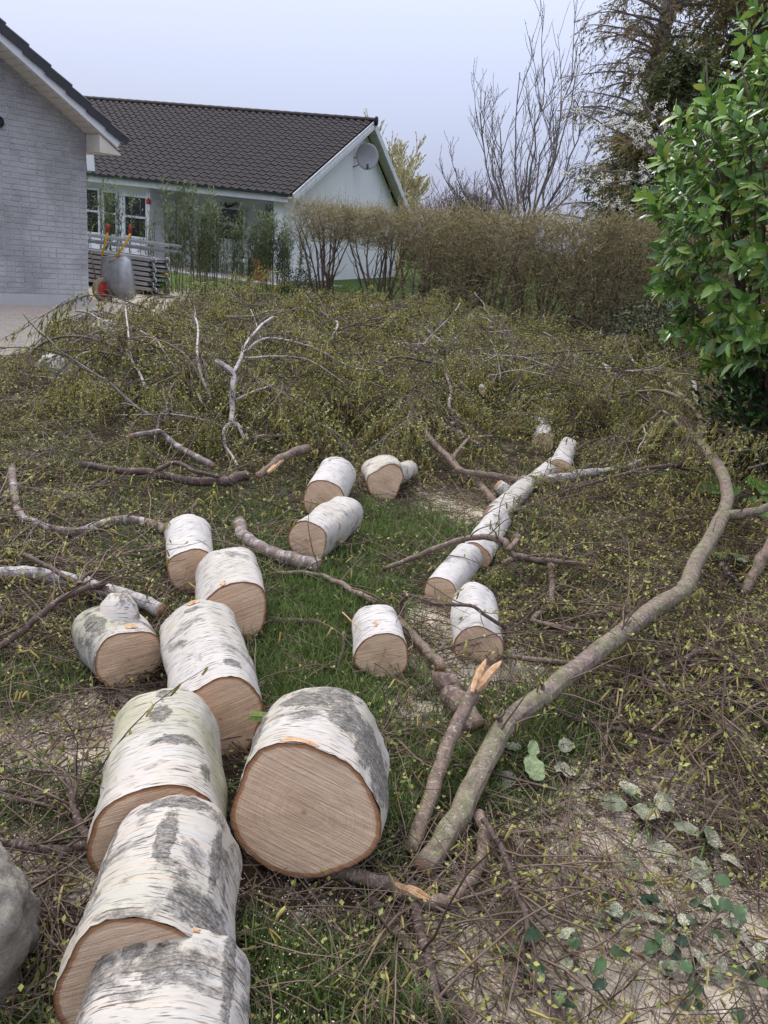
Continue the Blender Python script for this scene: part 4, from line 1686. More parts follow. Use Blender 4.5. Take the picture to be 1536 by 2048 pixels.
# daffodil clump beside the stack
P = gp(332, 590)
t = thing('daffodil', 'yellow daffodil in green leaves beside the scaffold stack', 'flower', P)
mb, fb = MB(), MB()
for i in range(40):
    mb.leaf(P + np.array([rnd.gauss(0, .07), rnd.gauss(0, .07), 0]), (rnd.gauss(0, .3), rnd.gauss(0, .3), 1), (rnd.gauss(0, 1), 1, 0), rnd.uniform(.18, .34), .025, seg=3, bend=.25)
part(t, 'leaves', mb, GREEN_LEAF)['kind'] = 'stuff'
hd = P + np.array([0, 0, .42])
mb = MB()
mb.tube([P, P + np.array([.01, 0, .2]), hd], .006, 5)
part(t, 'stem', mb, GREEN_LEAF)
for i in range(6):
    a = i * math.pi / 3
    fb.leaf(hd, (math.cos(a), -.3, math.sin(a)), (0, -1, 0), .075, .055)
fb.tube([hd, hd + np.array([0, -.05, 0])], [.02, .03], 8)
part(t, 'flower_head', fb, YEL)
# pale boulders in the yard edge
ROCK = simple('pale stone', (.30, .29, .27), (.55, .54, .52), 9, .9, .1, bump=.8)


def boulder(label, c, sx, sy, sz, seed, mat, name='boulder'):
    r = random.Random(seed)
    bm = bmesh.new()
    bmesh.ops.create_icosphere(bm, subdivisions=5, radius=1)
    for v in bm.verts:
        d = v.co.normalized()
        k = 1 + .22 * noise.noise(d * 1.3 + Vector((seed, 0, 0))) + .09 * noise.noise(d * 3.5 + Vector((0, seed, 0))) + .045 * noise.noise(d * 9) + .02 * noise.noise(d * 24)
        v.co = Vector((d.x * sx, d.y * sy, d.z * sz)) * k
    me = bpy.data.meshes.new(name)
    bm.to_mesh(me)
    bm.free()
    me.materials.append(mat)
    me.polygons.foreach_set('use_smooth', [True] * len(me.polygons))
    return tag(link(name, me, c), label, 'stone')


P = gp(222, 715)
boulder('pale boulder half buried behind the birch brush', (P[0], P[1], .16), .30, .25, .27, 2, ROCK)
P = gp(110, 745)
boulder('small pale stone at the edge of the gravel yard', (P[0], P[1], .06), .16, .14, .12, 5, ROCK)
m = Mat('grey lichen stone')
ob = m.coord('Object')
c = m.mix(m.noise(ob, 7, 7, .7), (.20, .175, .145), (.48, .435, .375))
c = m.mix(m.ramp(m.noise(ob, 22, 6, .75), [(.50, 0), (.64, .85)]), c, (.50, .49, .46))
c = m.mix(m.ramp(m.noise(ob, 12, 5, .7), [(.55, 0), (.68, .6)]), c, (.13, .12, .06))
nz = m.sep(m.geo('Normal'))[2]
dm = m.math('MULTIPLY', m.ramp(nz, [(.35, 0), (.8, 1)]), m.ramp(m.noise(ob, 45, 5, .75), [(.42, 0), (.55, .75)]))
c = m.mix(dm, c, (.62, .55, .44))
m.bump(m.math('ADD', m.noise(ob, 30, 8, .75), m.math('MULTIPLY', m.voronoi(ob, 26), .5)), 1.0, .04)
STONE = m.done(c, .95, .1)
P = gp(-10, 1960)
boulder('large rough grey field stone beside the rough log with torn bark', (P[0] - .125, P[1] + .0, .09), .20, .22, .24, 11, STONE, 'field_stone')

# ================================================================ birch logs
def birch_log(label, face, w, far, mat, taper_=.93, lift=0.0, seed=0, lobes=(.05, .04, .02), tear=None, group=None, rough=1.0, scab=(), after=None):
    """face: pixel of the near cut's centre, w: its width in pixels, far: pixel of the upper edge of the far end"""
    r = random.Random(seed + 500)
    rad = .15
    for _ in range(10):
        P0 = gp(face[0], face[1], rad * .94 + lift)
        rad = w * .5 * depth(P0) / F
    if after:                                              # sawn from the same trunk: starts where that log ends
        q_ = LOGS[after]
        ax_ = (q_[2] - q_[1]).normalized()
        rad = q_[4]
        P0 = np.array(q_[2] + ax_ * .012)
        P0[0] += .03 if seed % 2 else -.028
        P0[1] += .01
        P0[2] = rad * .94
    r1 = rad * taper_
    P1 = gp(far[0], far[1], 2 * r1)
    P1[2] = r1 * .94
    A, B = Vector(P0), Vector(P1)
    ax = (B - A)
    L = ax.length
    ax.normalize()
    side = ax.cross(Vector((0, 0, 1))).normalized()
    up = side.cross(ax).normalized()
    base = (A.x, A.y, 0)
    t = thing('birch_log', label, 'log', base, group or 'sawn birch logs')
    NA, NL = 72, max(14, int(L / .018))
    ph = [r.uniform(0, 6.28) for _ in range(6)]
    bumps = [(r.uniform(.15, .85), r.uniform(0, 6.28), r.uniform(.03, .08)) for _ in range(3)]

    def radius(a, s):
        k = 1 + lobes[0] * math.cos(2 * a + ph[0] + .5 * s) + lobes[1] * math.cos(3 * a + ph[1] + s * .8) + lobes[2] * math.cos(5 * a + ph[2] - s)
        k += .045 * noise.noise((math.cos(a) * 1.6, math.sin(a) * 1.6, s * 2.2 + seed))
        k += rough * .018 * noise.noise((math.cos(a) * 7, math.sin(a) * 7, s * 13 + seed))
        k += rough * .011 * noise.noise((math.cos(a) * 22, math.sin(a) * 22, s * 40 + seed))
        k += .016 * math.sin(s * L * 26 + ph[3] + 1.5 * math.cos(a + ph[4]))
        for (bs, ba, bh) in bumps:
            da = math.atan2(math.sin(a - ba), math.cos(a - ba))
            k += bh * math.exp(-(da / .45) ** 2 - ((s - bs) * L / .07) ** 2)
        return k

    def pt(a, s, k=1.0):
        rr = (rad + (r1 - rad) * s) * radius(a, s) * k
        c = A + ax * (L * s)
        return c + (side * math.cos(a) + up * math.sin(a)) * rr

    mb = MB()
    rows = []
    for i in range(NL + 1):
        s = i / NL
        row = []
        for j in range(NA + 1):
            a = -math.pi / 2 + 2 * math.pi * j / NA
            e = .0 if 0 < i < NL else .0
            jag = 0.0
            if i in (0, NL):
                jag = .004 * noise.noise((math.cos(a) * 9, math.sin(a) * 9, seed + i))
            sc_ = 0.0
            for (s2, a2, ll, ww) in scab:
                da = math.atan2(math.sin(a - a2), math.cos(a - a2)) * rad / (ww * .62)
                ds = (s - s2) * L / (ll * .62)
                sc_ = max(sc_, 1.0 - (abs(da) ** 1.6 + abs(ds) ** 1.6))
            sc_ = max(0.0, sc_)
            p = pt(a, s, 1 + min(.03, sc_ * .05) * (.6 + noise.noise((a * 9, s * L * 60, seed)))) + ax * jag
            row.append(mb.vert(p, (a * rad, s * L), sc_))
        rows.append(row)
    for i in range(NL):
        for j in range(NA):
            mb.face([rows[i][j], rows[i + 1][j], rows[i + 1][j + 1], rows[i][j + 1]])
    part(t, 'bark', mb, mat, uv=True, rad=True)
    for end in (0, 1):
        mb = MB()
        rings = []
        for q, k in enumerate((.996, .975, .95, .92, .85, .7, .45, .2)):
            row = []
            for j in range(NA):
                a = -math.pi / 2 + 2 * math.pi * j / NA
                p = pt(a, float(end), k)
                in_ = (.001 if q else .0) + .003 * noise.noise((p.x * 25, p.y * 25, p.z * 25 + seed))
                p = p + ax * (in_ if end == 0 else -in_)
                rk = (rad if end == 0 else r1) * radius(a, float(end)) * k
                row.append(mb.vert(p, (math.cos(a) * rk + seed * .37, math.sin(a) * rk + seed * .11), k))
            rings.append(row)
        cc = A if end == 0 else B
        ci = mb.vert(cc, (seed * .37, seed * .11), 0.0)
        for q in range(7):
            for j in range(NA):
                k = (j + 1) % NA
                f = [rings[q][j], rings[q][k], rings[q + 1][k], rings[q + 1][j]]
                mb.face(f if end == 0 else f[::-1])
        for j in range(NA):
            k = (j + 1) % NA
            f = [rings[7][j], rings[7][k], ci]
            mb.face(f if end == 0 else f[::-1])
        # face winding: outward along -ax for the near end
        part(t, 'cut_face', mb, CUT, uv=True, rad=True)
    if tear:
        for (s, a, ll, ww) in tear:
            mb = MB()
            n = 7
            for i in range(n + 1):
                u = i / n
                for v in (0, .33, .66, 1):
                    aa = a + ((v - .5) * ww * (.55 + .45 * math.sin(math.pi * u)) + .012 * noise.noise((u * 9, v * 5, seed))) / rad
                    ss = s + ((u - .5) * ll + .012 * noise.noise((u * 3, v * 9, seed + 5))) / L
                    p = pt(aa, min(max(ss, 0), 1)) + (side * math.cos(a) + up * math.sin(a)) * (.001 + .002 * math.sin(v * 3.14) + r.uniform(0, .002))
                    mb.vert(p)
            for i in range(n):
                for v in range(3):
                    b = i * 4 + v
                    mb.face([b, b + 4, b + 5, b + 1])
            part(t, 'torn_bark', mb, TEAR, smooth=False)
    return t, A, B, rad, r1


UPA = math.pi / 2
LOGS = {}
for key, label, face, w, far, mat, kw in (
    ('A', 'rough greyish birch log with torn orange bark, next to the field stone', (285, 2290), 385, (345, 1846), BARK_BUTT, dict(seed=1, taper_=.98, lobes=(.03, .05, .02), tear=[(.985, UPA - .12, .016, .07)], scab=[(.90, UPA + .45, .16, .05), (.72, UPA + .05, .12, .10), (.80, UPA - .75, .3, .04)])),
    ('B', 'birch log with a dark diamond shaped bark scar, between two thick logs in line', (282, 1985), 352, (350, 1592), BARK_BUTT, dict(seed=2, taper_=.93, lobes=(.03, .05, .02), scab=[(.62, UPA - .02, .20, .055), (.93, UPA - .1, .05, .22), (.55, UPA + .9, .35, .045), (.6, UPA - .75, .22, .05)])),
    ('C', 'thick birch log with green algae beside the log with the large pale cut', (322, 1682), 268, (335, 1374), BARK_GREEN, dict(seed=3, taper_=.93, lobes=(.03, .03, .02), scab=[(.72, UPA + .1, .10, .07), (.42, UPA - .2, .05, .16), (.93, UPA + .05, .05, .07), (.2, UPA - .7, .08, .05)])),
    ('D', 'birch log with yellowish bark lying between two other logs, small knot in its cut', (440, 1438), 186, (400, 1196), BARK_MID, dict(seed=4, taper_=.98, lobes=(.05, .05, .03), tear=[(.97, UPA + .2, .025, .05)], scab=[(.88, UPA + .25, .03, .12), (.15, UPA - .3, .05, .07)])),
    ('E', 'birch log with a notched branch stub above its round cut face', (258, 1320), 140, (215, 1202), BARK_MOTTLE, dict(seed=5, taper_=1.06, lobes=(.06, .05, .02), tear=[(.2, UPA - .2, .03, .05)], scab=[(.5, UPA + .6, .12, .07)])),
    ('F', 'white birch log leaning its cut corner over the log with yellowish bark', (468, 1228), 138, (458, 1088), BARK_MID, dict(seed=6, taper_=.97, lobes=(.05, .05, .02), tear=[(.05, UPA + .35, .05, .02)])),
    ('G', 'wavy white birch log at the end of the curving white branch', (384, 1143), 98, (376, 1026), BARK_TOP, dict(seed=7, taper_=1.02, lobes=(.05, .05, .02))),
    ('H', 'white birch log with dark bands lying at an angle over a thin brown limb', (615, 1085), 90, (693, 990), BARK_MID, dict(seed=8, taper_=1.02, lobes=(.06, .05, .02))),
    ('I', 'white birch log with a dark ring, its cut half covered by the log before it', (646, 1000), 84, (676, 911), BARK_TOP, dict(seed=9, taper_=1.0, lobes=(.03, .03, .02))),
    ('J', 'short forked birch log with a notched cut face among the twigs', (771, 965), 74, (764, 905), BARK_MOTTLE, dict(seed=10, taper_=1.0, lobes=(.09, .08, .03))),
    ('K', 'largest birch log, short and thick, with broad sawn face and dark scabby bark', (608, 1625), 300, (655, 1378), BARK_BUTT, dict(seed=11, taper_=1.04, lift=.055, lobes=(.025, .045, .03), tear=[(.03, UPA + .15, .022, .10)], scab=[(.72, UPA + .25, .13, .16), (.55, UPA - .35, .16, .12), (.45, UPA - .8, .22, .12), (.85, UPA - .1, .10, .14), (.5, UPA + .95, .34, .07), (.4, UPA - 1.25, .3, .14)])),
    ('L', 'birch log with a long splinter on its bark, alone on the grass strip', (766, 1312), 106, (758, 1204), BARK_TOP, dict(seed=12, taper_=.92, lobes=(.04, .05, .02), tear=[(.35, UPA + .3, .05, .015)])),
    ('M', 'white birch log with clear diagonal saw marks beside the splintered limb', (957, 1293), 96, (955, 1162), BARK_TOP, dict(seed=13, taper_=.97, lobes=(.08, .05, .02))),
    ('N', 'white birch log with a striped cut face, first of the straight row of logs', (881, 1188), 72, (942, 1086), BARK_TOP, dict(seed=14, taper_=.97, lobes=(.08, .05, .02))),
    ('O', 'white birch log, second of the straight row, under the arching brown branch', (943, 1112), 68, (1002, 1012), BARK_TOP, dict(seed=15, taper_=.92, after='N', lobes=(.05, .04, .02))),
    ('P', 'birch log with a collar of stub, third of the straight row of logs', (1008, 1040), 58, (1058, 950), BARK_MID, dict(seed=16, taper_=.86, after='O', lobes=(.05, .04, .02))),
    ('Q', 'slim birch log, fourth of the straight row, ending at the fork', (1066, 970), 46, (1112, 912), BARK_TOP, dict(seed=17, taper_=.9, after='P', lobes=(.05, .04, .02))),
    ('R', 'slim birch log with orange cut rim pointing away at the fork', (1118, 938), 42, (1140, 873), BARK_TOP, dict(seed=18, taper_=.9, lobes=(.04, .04, .02))),
    ('S', 'slim white birch log lying in the brush past the fork, round tan cut', (1086, 888), 42, (1089, 806), BARK_TOP, dict(seed=19, taper_=.9, lobes=(.04, .04, .02))),
    ('T', 'short white birch log end sticking out of the brush', (806, 806), 30, (815, 768), BARK_TOP, dict(seed=20, taper_=.95, lift=.12)),
    ('U', 'thin white birch length deep in the brush pile', (965, 782), 15, (966, 724), BARK_TOP, dict(seed=21, taper_=.9, lift=.25)),
):
    LOGS[key] = birch_log(label, face, w, far, mat, **kw)
# branch stub on the notched log
t, A, B, rad, _r = LOGS['E']
mb = MB()
p0 = A.lerp(B, .55)
p1 = Vector(gp(238, 1186, rad * 2 + .045))
mb.tube([p0, p0.lerp(p1, .5), p0.lerp(p1, .8), p1], [.09, .078, .062, .03], 12, capm=1, uv=True)
part(t, 'branch_stub', mb, [BARK_MOTTLE, TEAR], uv=True)
t, A, B, rad, _r = LOGS['J']
mb = MB()
p0 = A.lerp(B, .25)
mb.tube([p0 + Vector((0, 0, .02)), p0 + Vector((.10, .10, .02)), p0 + Vector((.17, .22, .03))], [.075, .07, .06], 12, capm=1, uv=True)
part(t, 'fork_stub', mb, [BARK_MOTTLE, CUT], uv=True)
t, A, B, rad, _r = LOGS['P']
mb = MB()
p0 = A.lerp(B, .55)
mb.tube([p0, p0 + Vector((-.09, .02, .05)), p0 + Vector((-.12, .02, .07))], [.05, .045, .04], 10, capm=1, uv=True)
part(t, 'branch_stub', mb, [BARK_TOP, CUT], uv=True)


# ================================================================ cut branches
TWIGS = LIMB_DARK


def smooth_path(pts, n=5):
    """Catmull-Rom through pts (x, y, z, r)"""
    P = [np.array(p, float) for p in pts]
    P = [2 * P[0] - P[1]] + P + [2 * P[-1] - P[-2]]
    out = []
    for i in range(1, len(P) - 2):
        for k in range(n):
            t = k / n
            a, b, c, d = P[i - 1], P[i], P[i + 1], P[i + 2]
            out.append(.5 * (2 * b + (c - a) * t + (2 * a - 5 * b + 4 * c - d) * t * t + (3 * b - a - 3 * c + d) * t ** 3))
    out.append(P[-2])
    return out


def px_path(path, r0, r1, z0, z1):
    """pixel path to 3-D points; radii in pixels at both ends, heights of the axis above ground"""
    out = []
    n = len(path)
    for i, q in enumerate(path):
        u = i / max(1, n - 1)
        z = q[2] if len(q) > 2 else z0 + (z1 - z0) * u
        P = gp(q[0], q[1], z)
        rr = (r0 + (r1 - r0) * u) * depth(P) / F
        P = gp(q[0], q[1], max(z, rr * .8))
        out.append((*P, rr))
    return out


def limb(label, forks, mat, name='fallen_branch', cat='branch', ends=(1, 1), twigs=0, seed=0, splinter=None):
    """forks: list of (path, r0, r1, z0, z1); the first is the main axis"""
    r = random.Random(seed + 900)
    kr = {1: .72, 2: .85, 5: .85, 6: .85, 8: .8, 9: .75, 10: .8, 11: .8, 13: .85, 18: .8, 20: .75, 21: .52, 22: .45, 23: .5, 24: .8, 25: .7, 26: .75, 27: .8, 28: .7, 35: .8, 36: .6, 37: .8, 38: .8}.get(seed, 1.0)
    forks = [(f[0], f[1] * kr, f[2] * kr, f[3], f[4]) for f in forks]
    main = px_path(*forks[0])
    t = thing(name, label, cat, (main[0][0], main[0][1], 0))
    tw, lv, ck = MB(), MB(), MB()
    for q, fk in enumerate(forks):
        sp = smooth_path(px_path(*fk), 6)
        pts = [Vector(p[:3]) for p in sp]
        rs = [max(.0012, p[3]) for p in sp]
        # uneven girth
        rs = [rr * (1 + .07 * noise.noise((k * .3, seed, q))) for k, rr in enumerate(rs)]
        for k in range(len(pts)):
            pts[k] = pts[k] + Vector((noise.noise((k * .35, seed, 1)), noise.noise((k * .35, seed, 2)), noise.noise((k * .35, seed, 3)))) * (rs[k] * (.10 if seed == 1 else .28) + .004)
        mb = MB()
        big = fk[1] > 9
        mb.tube(pts, rs, 14 if big else 8, capm=1, uv=True, rfun=(lambda i, j: 1 + .06 * noise.noise((i * .6, j * .7, seed + 3)) + .05 * noise.noise((i * .22, math.cos(j / 14 * 6.283) * 1.5, math.sin(j / 14 * 6.283) * 1.5 + seed))) if big else None)
        part(t, 'stem' if q == 0 else 'side_branch', mb, [mat, CUT], uv=True)
        for i in range(int(twigs * len(pts) / 12)):
            k = r.randint(len(pts) // 5, len(pts) - 2)
            ax = (pts[k + 1] - pts[k]).normalized()
            d = ax * .7 + Vector((r.uniform(-1, 1), r.uniform(-1, 1), r.uniform(-.1, .8)))
            w = wander(pts[k], d, r.uniform(.15, .55), 6, .22, .10, r)
            for p in w:
                p.z = max(p.z, .012)
            tw.tube(w, taper(max(.0016, min(.004, rs[k] * .4)), .0010, 7), 4, cap=False)
            for p in w[2:]:
                if r.random() < .55:
                    lv.leaf(p, (r.uniform(-1, 1), r.uniform(-1, 1), r.uniform(0, 1)), (r.uniform(-.5, .5), r.uniform(-.5, .5), 1), r.uniform(.012, .022), .012)
                if r.random() < .10:
                    c = wander(p, (r.uniform(-.5, .5), r.uniform(-.5, .5), -.6), r.uniform(.03, .055), 3, .2, .2, r)
                    for p_ in c:
                        p_.z = max(p_.z, .006)
                    ck.tube(c, [.0035, .0042, .004, .0025], 5)
    if tw.f:
        stuff(part(t, 'twigs', tw, TWIG))
    if lv.f:
        stuff(part(t, 'young_leaves', lv, BUDLEAF, smooth=False))
    if ck.f:
        stuff(part(t, 'catkins', ck, CATKIN))
    if splinter:
        for (a, b, rr) in splinter:
            mb = MB()
            P, Q = Vector(gp(*a)), Vector(gp(*b))
            mb.tube([P, P.lerp(Q, .25), P.lerp(Q, .5) + Vector((0, 0, .004)), P.lerp(Q, .8), Q], [rr * .5, rr * .85, rr * .7, rr * .55, rr * .12], 6)
            part(t, 'splinter', mb, TEAR, smooth=False)
    return t


limb('long thick mossy birch branch with a kink, lying across the brush to the laurel', [
    ([(845, 1740, .05), (885, 1685, .06), (935, 1595, .08), (980, 1505, .10), (1015, 1445, .13), (1085, 1392, .16), (1165, 1328, .18), (1245, 1266, .2), (1315, 1212, .22), (1368, 1178, .24), (1392, 1125, .25), (1425, 1070, .27), (1446, 1030, .28)], 34, 19, .05, .25),
    ([(1446, 1032, .28), (1455, 990, .30), (1440, 940, .33), (1408, 895, .37), (1384, 873, .4)], 18, 13, .28, .4),
    ([(1446, 1030, .28), (1485, 1028, .30), (1536, 1014, .33), (1600, 990, .34)], 15, 9, .28, .33),
    ([(1395, 878, .38), (1408, 856, .4), (1418, 842, .42)], 13, 11, .38, .42),
    ([(1402, 868, .38), (1400, 835, .4), (1372, 800, .42), (1335, 768, .42)], 9, 6, .38, .42),
    ([(1384, 873, .4), (1358, 848, .4), (1325, 820, .4)], 8, 5, .4, .4),
    ([(1372, 800, .42), (1320, 782, .42), (1260, 785, .36), (1200, 795, .3)], 6, 2, .42, .3),
    ([(1325, 820, .4), (1280, 860, .3), (1240, 890, .2)], 5, 3, .4, .2),
    ([(1088, 1388, .17), (1083, 1366, .22)], 8, 5, .17, .22), ([(1240, 1262, .21), (1262, 1240, .26)], 7, 4, .21, .26), ([(1012, 1450, .13), (990, 1432, .18)], 9, 6, .13, .18), ([(1340, 1200, .23), (1352, 1222, .18)], 6, 4, .23, .18), ([(1165, 1330, .18), (1150, 1316, .21)], 6, 4, .18, .21),
    ([(1418, 845, .42), (1440, 870, .35), (1452, 910, .25), (1440, 940, .15)], 9, 6, .42, .15)],
    LIMB_MOSS, twigs=3, seed=1)
limb('broken brown branch with a pale splintered tip beside the mossy branch', [
    ([(822, 1705, .04), (840, 1650, .06), (872, 1560, .09), (908, 1462, .14), (942, 1392, .2), (962, 1345, .24)], 19, 15, .04, .24)], LIMB_BROWN, seed=2,
    splinter=[((950, 1380, .23), (1003, 1322, .29), .022), ((948, 1375, .235), (972, 1318, .30), .016), ((955, 1382, .21), (985, 1345, .26), .016), ((944, 1385, .24), (960, 1330, .28), .012)])
limb('thin pinkish branch running from the lone log to a sawn stump end', [
    ([(795, 1238), (812, 1258), (858, 1306), (884, 1334)], 9, 12, .04, .06)], LIMB_BROWN, seed=3, twigs=4)
limb('dark branch stub with a pale sawn end beside the broken branch', [
    ([(886, 1350, .12), (902, 1385, .08), (925, 1420, .05), (948, 1455, .03)], 22, 26, .12, .03)], LIMB_BROWN, seed=4)
limb('torn root shaped branch with a pale split crotch below the mossy branch', [
    ([(640, 1740), (700, 1748), (770, 1768), (830, 1796), (872, 1806), (920, 1786), (955, 1740), (968, 1680), (958, 1625)], 17, 15, .05, .06)], LIMB_BROWN, seed=5, twigs=2,
    splinter=[((790, 1768, .072), (850, 1800, .078), .011), ((800, 1778, .07), (868, 1806, .075), .010), ((815, 1772, .078), (862, 1796, .08), .008)])
limb('dark forked branch running down from the torn crotch', [
    ([(826, 1770), (836, 1850), (862, 1940), (884, 2060)], 15, 11, .05, .05), ([(745, 1800), (810, 1890), (880, 1965), (960, 2060)], 12, 13, .04, .04)], LIMB_DARK, seed=6, twigs=3)
limb('thin dark twiggy branch hanging down over the sawdust', [
    ([(965, 1640, .10), (1000, 1690, .1), (1030, 1770, .08), (1055, 1850, .06), (1072, 1925, .05), (1112, 2040, .04)], 6, 8, .1, .04), ([(1055, 1850, .06), (1050, 1920, .04), (1055, 2000, .03)], 5, 3, .06, .03),
    ([(1030, 1770, .08), (980, 1810, .06), (940, 1850, .04)], 5, 2, .08, .04)], LIMB_DARK, seed=7, twigs=7)
limb('arching brown branch resting over the row of white logs', [
    ([(766, 1140, .03), (830, 1114, .12), (882, 1092, .2), (940, 1076, .25), (985, 1076, .26), (1015, 1084, .25)], 6, 9, .03, .25), ([(1010, 1084, .25), (1022, 1105, .22), (1060, 1117, .2), (1125, 1124, .18), (1200, 1132, .12)], 9, 5, .25, .12),
    ([(1018, 1100, .24), (1034, 1080, .26), (1036, 1072, .27)], 7, 7, .24, .27)], LIMB_BROWN, seed=8, twigs=4)
limb('crooked grey branch with elbow bends beside the row of logs', [
    ([(1005, 1128, .12), (1035, 1116, .15), (1075, 1122, .14), (1100, 1132, .12), (1104, 1180, .1), (1094, 1215, .08), (1066, 1240, .06), (1110, 1252, .06), (1165, 1262, .05), (1220, 1262, .04)], 9, 7, .12, .05)], LIMB_BROWN, seed=9, twigs=4)
limb('straight brown branch passing under the mossy branch', [
    ([(1000, 1312), (1100, 1322), (1200, 1332), (1300, 1343), (1420, 1344)], 7, 8, .05, .05), ([(1405, 1344), (1418, 1375), (1428, 1412)], 8, 6, .05, .03)], LIMB_BROWN, seed=10, twigs=3)
limb('dark crossed branch rising to a point beyond the mossy branch', [
    ([(1266, 1388, .02), (1300, 1358, .08), (1350, 1330, .12), (1405, 1300, .15), (1436, 1283, .17)], 7, 8, .02, .17), ([(1420, 1296, .16), (1470, 1335, .12), (1540, 1380, .06)], 7, 6, .16, .06),
    ([(1430, 1390, .03), (1470, 1350, .1), (1515, 1318, .14)], 6, 5, .03, .14)], LIMB_DARK, seed=11, twigs=3)
limb('thin dark branch trailing over the twig litter', [
    ([(1070, 1400), (1160, 1440), (1250, 1462), (1330, 1485), (1400, 1505), (1468, 1518)], 4, 7, .05, .04)], LIMB_DARK, seed=12, twigs=5)
limb('white S shaped birch branch ending at the wavy log', [
    ([(24, 935), (28, 985), (42, 1030), (80, 1050), (130, 1062), (170, 1060), (205, 1046), (250, 1039), (300, 1046), (335, 1060)], 9, 11, .08, .07)], LIMB_PATCH, seed=13, twigs=3)
limb('straight white birch limb with dark bands running to the notched log', [
    ([(-60, 1152), (0, 1148), (60, 1146), (125, 1156), (200, 1176), (262, 1194), (325, 1222)], 13, 14, .09, .08)], LIMB_WHITE, seed=14, twigs=1)
limb('dark branch crossing over the banded white limb', [
    ([(-30, 1310, .05), (0, 1292, .07), (60, 1250, .12), (112, 1204, .18), (168, 1178, .2), (212, 1166, .2)], 8, 6, .05, .2), ([(40, 1105, .1), (95, 1132, .15), (150, 1164, .18), (215, 1178, .18)], 4, 6, .1, .18), ([(150, 1170, .19), (180, 1146, .2), (205, 1140, .22)], 5, 3, .19, .22)],
    LIMB_DARK, seed=15, twigs=4)
limb('thick brown limb with sawn end under the angled white log', [
    ([(478, 1045), (490, 1075), (525, 1097), (575, 1118), (637, 1131)], 13, 15, .06, .06)], LIMB_PATCH, seed=16)
limb('pinkish thin branch curving across the grass strip', [
    ([(555, 1146), (615, 1146), (660, 1158), (700, 1178), (750, 1205)], 4, 7, .05, .06)], LIMB_BROWN, seed=17, twigs=4)
limb('dark thick limb lying level through the brush with a snapped tip', [
    ([(165, 930), (240, 941), (310, 946), (380, 962), (450, 962), (492, 950)], 8, 14, .15, .1), ([(310, 944, .14), (350, 925, .2), (385, 940, .2), (440, 955, .15)], 6, 5, .14, .15)], LIMB_DARK, seed=18, twigs=3)
limb('bent branch with a long pale split along its underside', [
    ([(515, 952, .12), (540, 935, .16), (566, 914, .2), (614, 897, .22)], 8, 9, .12, .22)], LIMB_BROWN, seed=19, splinter=[((535, 945, .15), (575, 912, .2), .02), ((585, 905, .215), (618, 895, .225), .022)])
limb('white and black birch limb slanting through the brush', [
    ([(262, 872), (312, 864), (330, 872), (362, 897), (428, 932)], 7, 9, .3, .12)], LIMB_PATCH, seed=20, twigs=3)
limb('upright white birch fork with a sawn top standing in the brush', [
    ([(462, 845, .26), (465, 812, .34), (465, 775, .46), (465, 746, .55), (432, 722, .62)], 10, 13, .26, .62), ([(462, 845, .26), (450, 858, .22), (450, 888, .14), (470, 922, .07), (475, 932, .05)], 8, 5, .26, .05),
    ([(464, 845, .26), (478, 852, .24), (490, 876, .18), (526, 872, .2), (580, 870, .2)], 8, 4, .26, .2), ([(467, 746, .55), (484, 712, .64), (490, 690, .7), (522, 652, .8), (546, 634, .86)], 8, 5, .55, .86),
    ([(486, 705, .66), (530, 678, .74), (592, 685, .7), (645, 705, .62), (705, 735, .5), (765, 742, .42)], 6, 3, .66, .42), ([(490, 716, .64), (560, 713, .66), (622, 722, .6), (690, 768, .45)], 4, 2, .64, .45), ([(470, 800, .38), (505, 785, .42), (545, 770, .45)], 6, 4, .38, .45)],
    LIMB_WHITE, seed=21, twigs=9)
limb('slim white stick rising through the brush beside the birch fork', [
    ([(422, 798, .3), (404, 755, .42), (394, 705, .55), (396, 660, .68), (388, 615, .8)], 8, 4, .3, .8), ([(405, 808, .28), (390, 775, .34), (382, 750, .4)], 6, 4, .28, .4)], LIMB_WHITE, seed=22, twigs=12)
limb('thin white stick with a reddish bend in front of the pale boulder', [
    ([(292, 778, .3), (280, 748, .36), (262, 715, .45), (256, 660, .62), (250, 610, .75)], 6, 3, .3, .75), ([(262, 715, .45), (246, 700, .5), (242, 692, .52)], 5, 4, .45, .52)], LIMB_WHITE, seed=23, twigs=12)
limb('straight pinkish branch meeting the birch row near the fork', [
    ([(820, 830, .3), (862, 880, .22), (908, 928, .15), (925, 942, .14), (985, 952, .12), (1048, 962, .1)], 8, 9, .3, .1), ([(938, 948, .1), (962, 972, .06), (988, 1003, .05)], 8, 10, .1, .05), ([(905, 920, .15), (935, 880, .22), (985, 872, .25)], 6, 3, .15, .25)], LIMB_BROWN, seed=24, twigs=2)
limb('white hooked branch in the brush behind the straight pinkish branch', [
    ([(890, 742, .42), (902, 780, .36), (898, 812, .3), (915, 832, .26), (910, 846, .22), (876, 852, .2)], 4, 7, .5, .2), ([(880, 850, .2), (920, 868, .15), (965, 898, .1)], 9, 8, .2, .1)], LIMB_PATCH, seed=25, twigs=4)
limb('white birch limb lying crosswise beyond the fork of the birch row', [
    ([(1090, 962), (1150, 950), (1200, 944), (1250, 936), (1288, 922)], 13, 9, .08, .12)], LIMB_WHITE, seed=26, twigs=3)
limb('long thin dark branch sweeping through the brush to the mossy branch', [
    ([(1050, 1012, .06), (1110, 990, .12), (1170, 970, .18), (1280, 940, .25), (1350, 930, .28), (1420, 928, .3)], 3, 6, .06, .3), ([(1280, 955, .2), (1340, 935, .25), (1420, 945, .28)], 3, 5, .2, .28)], LIMB_DARK, seed=27, twigs=6)
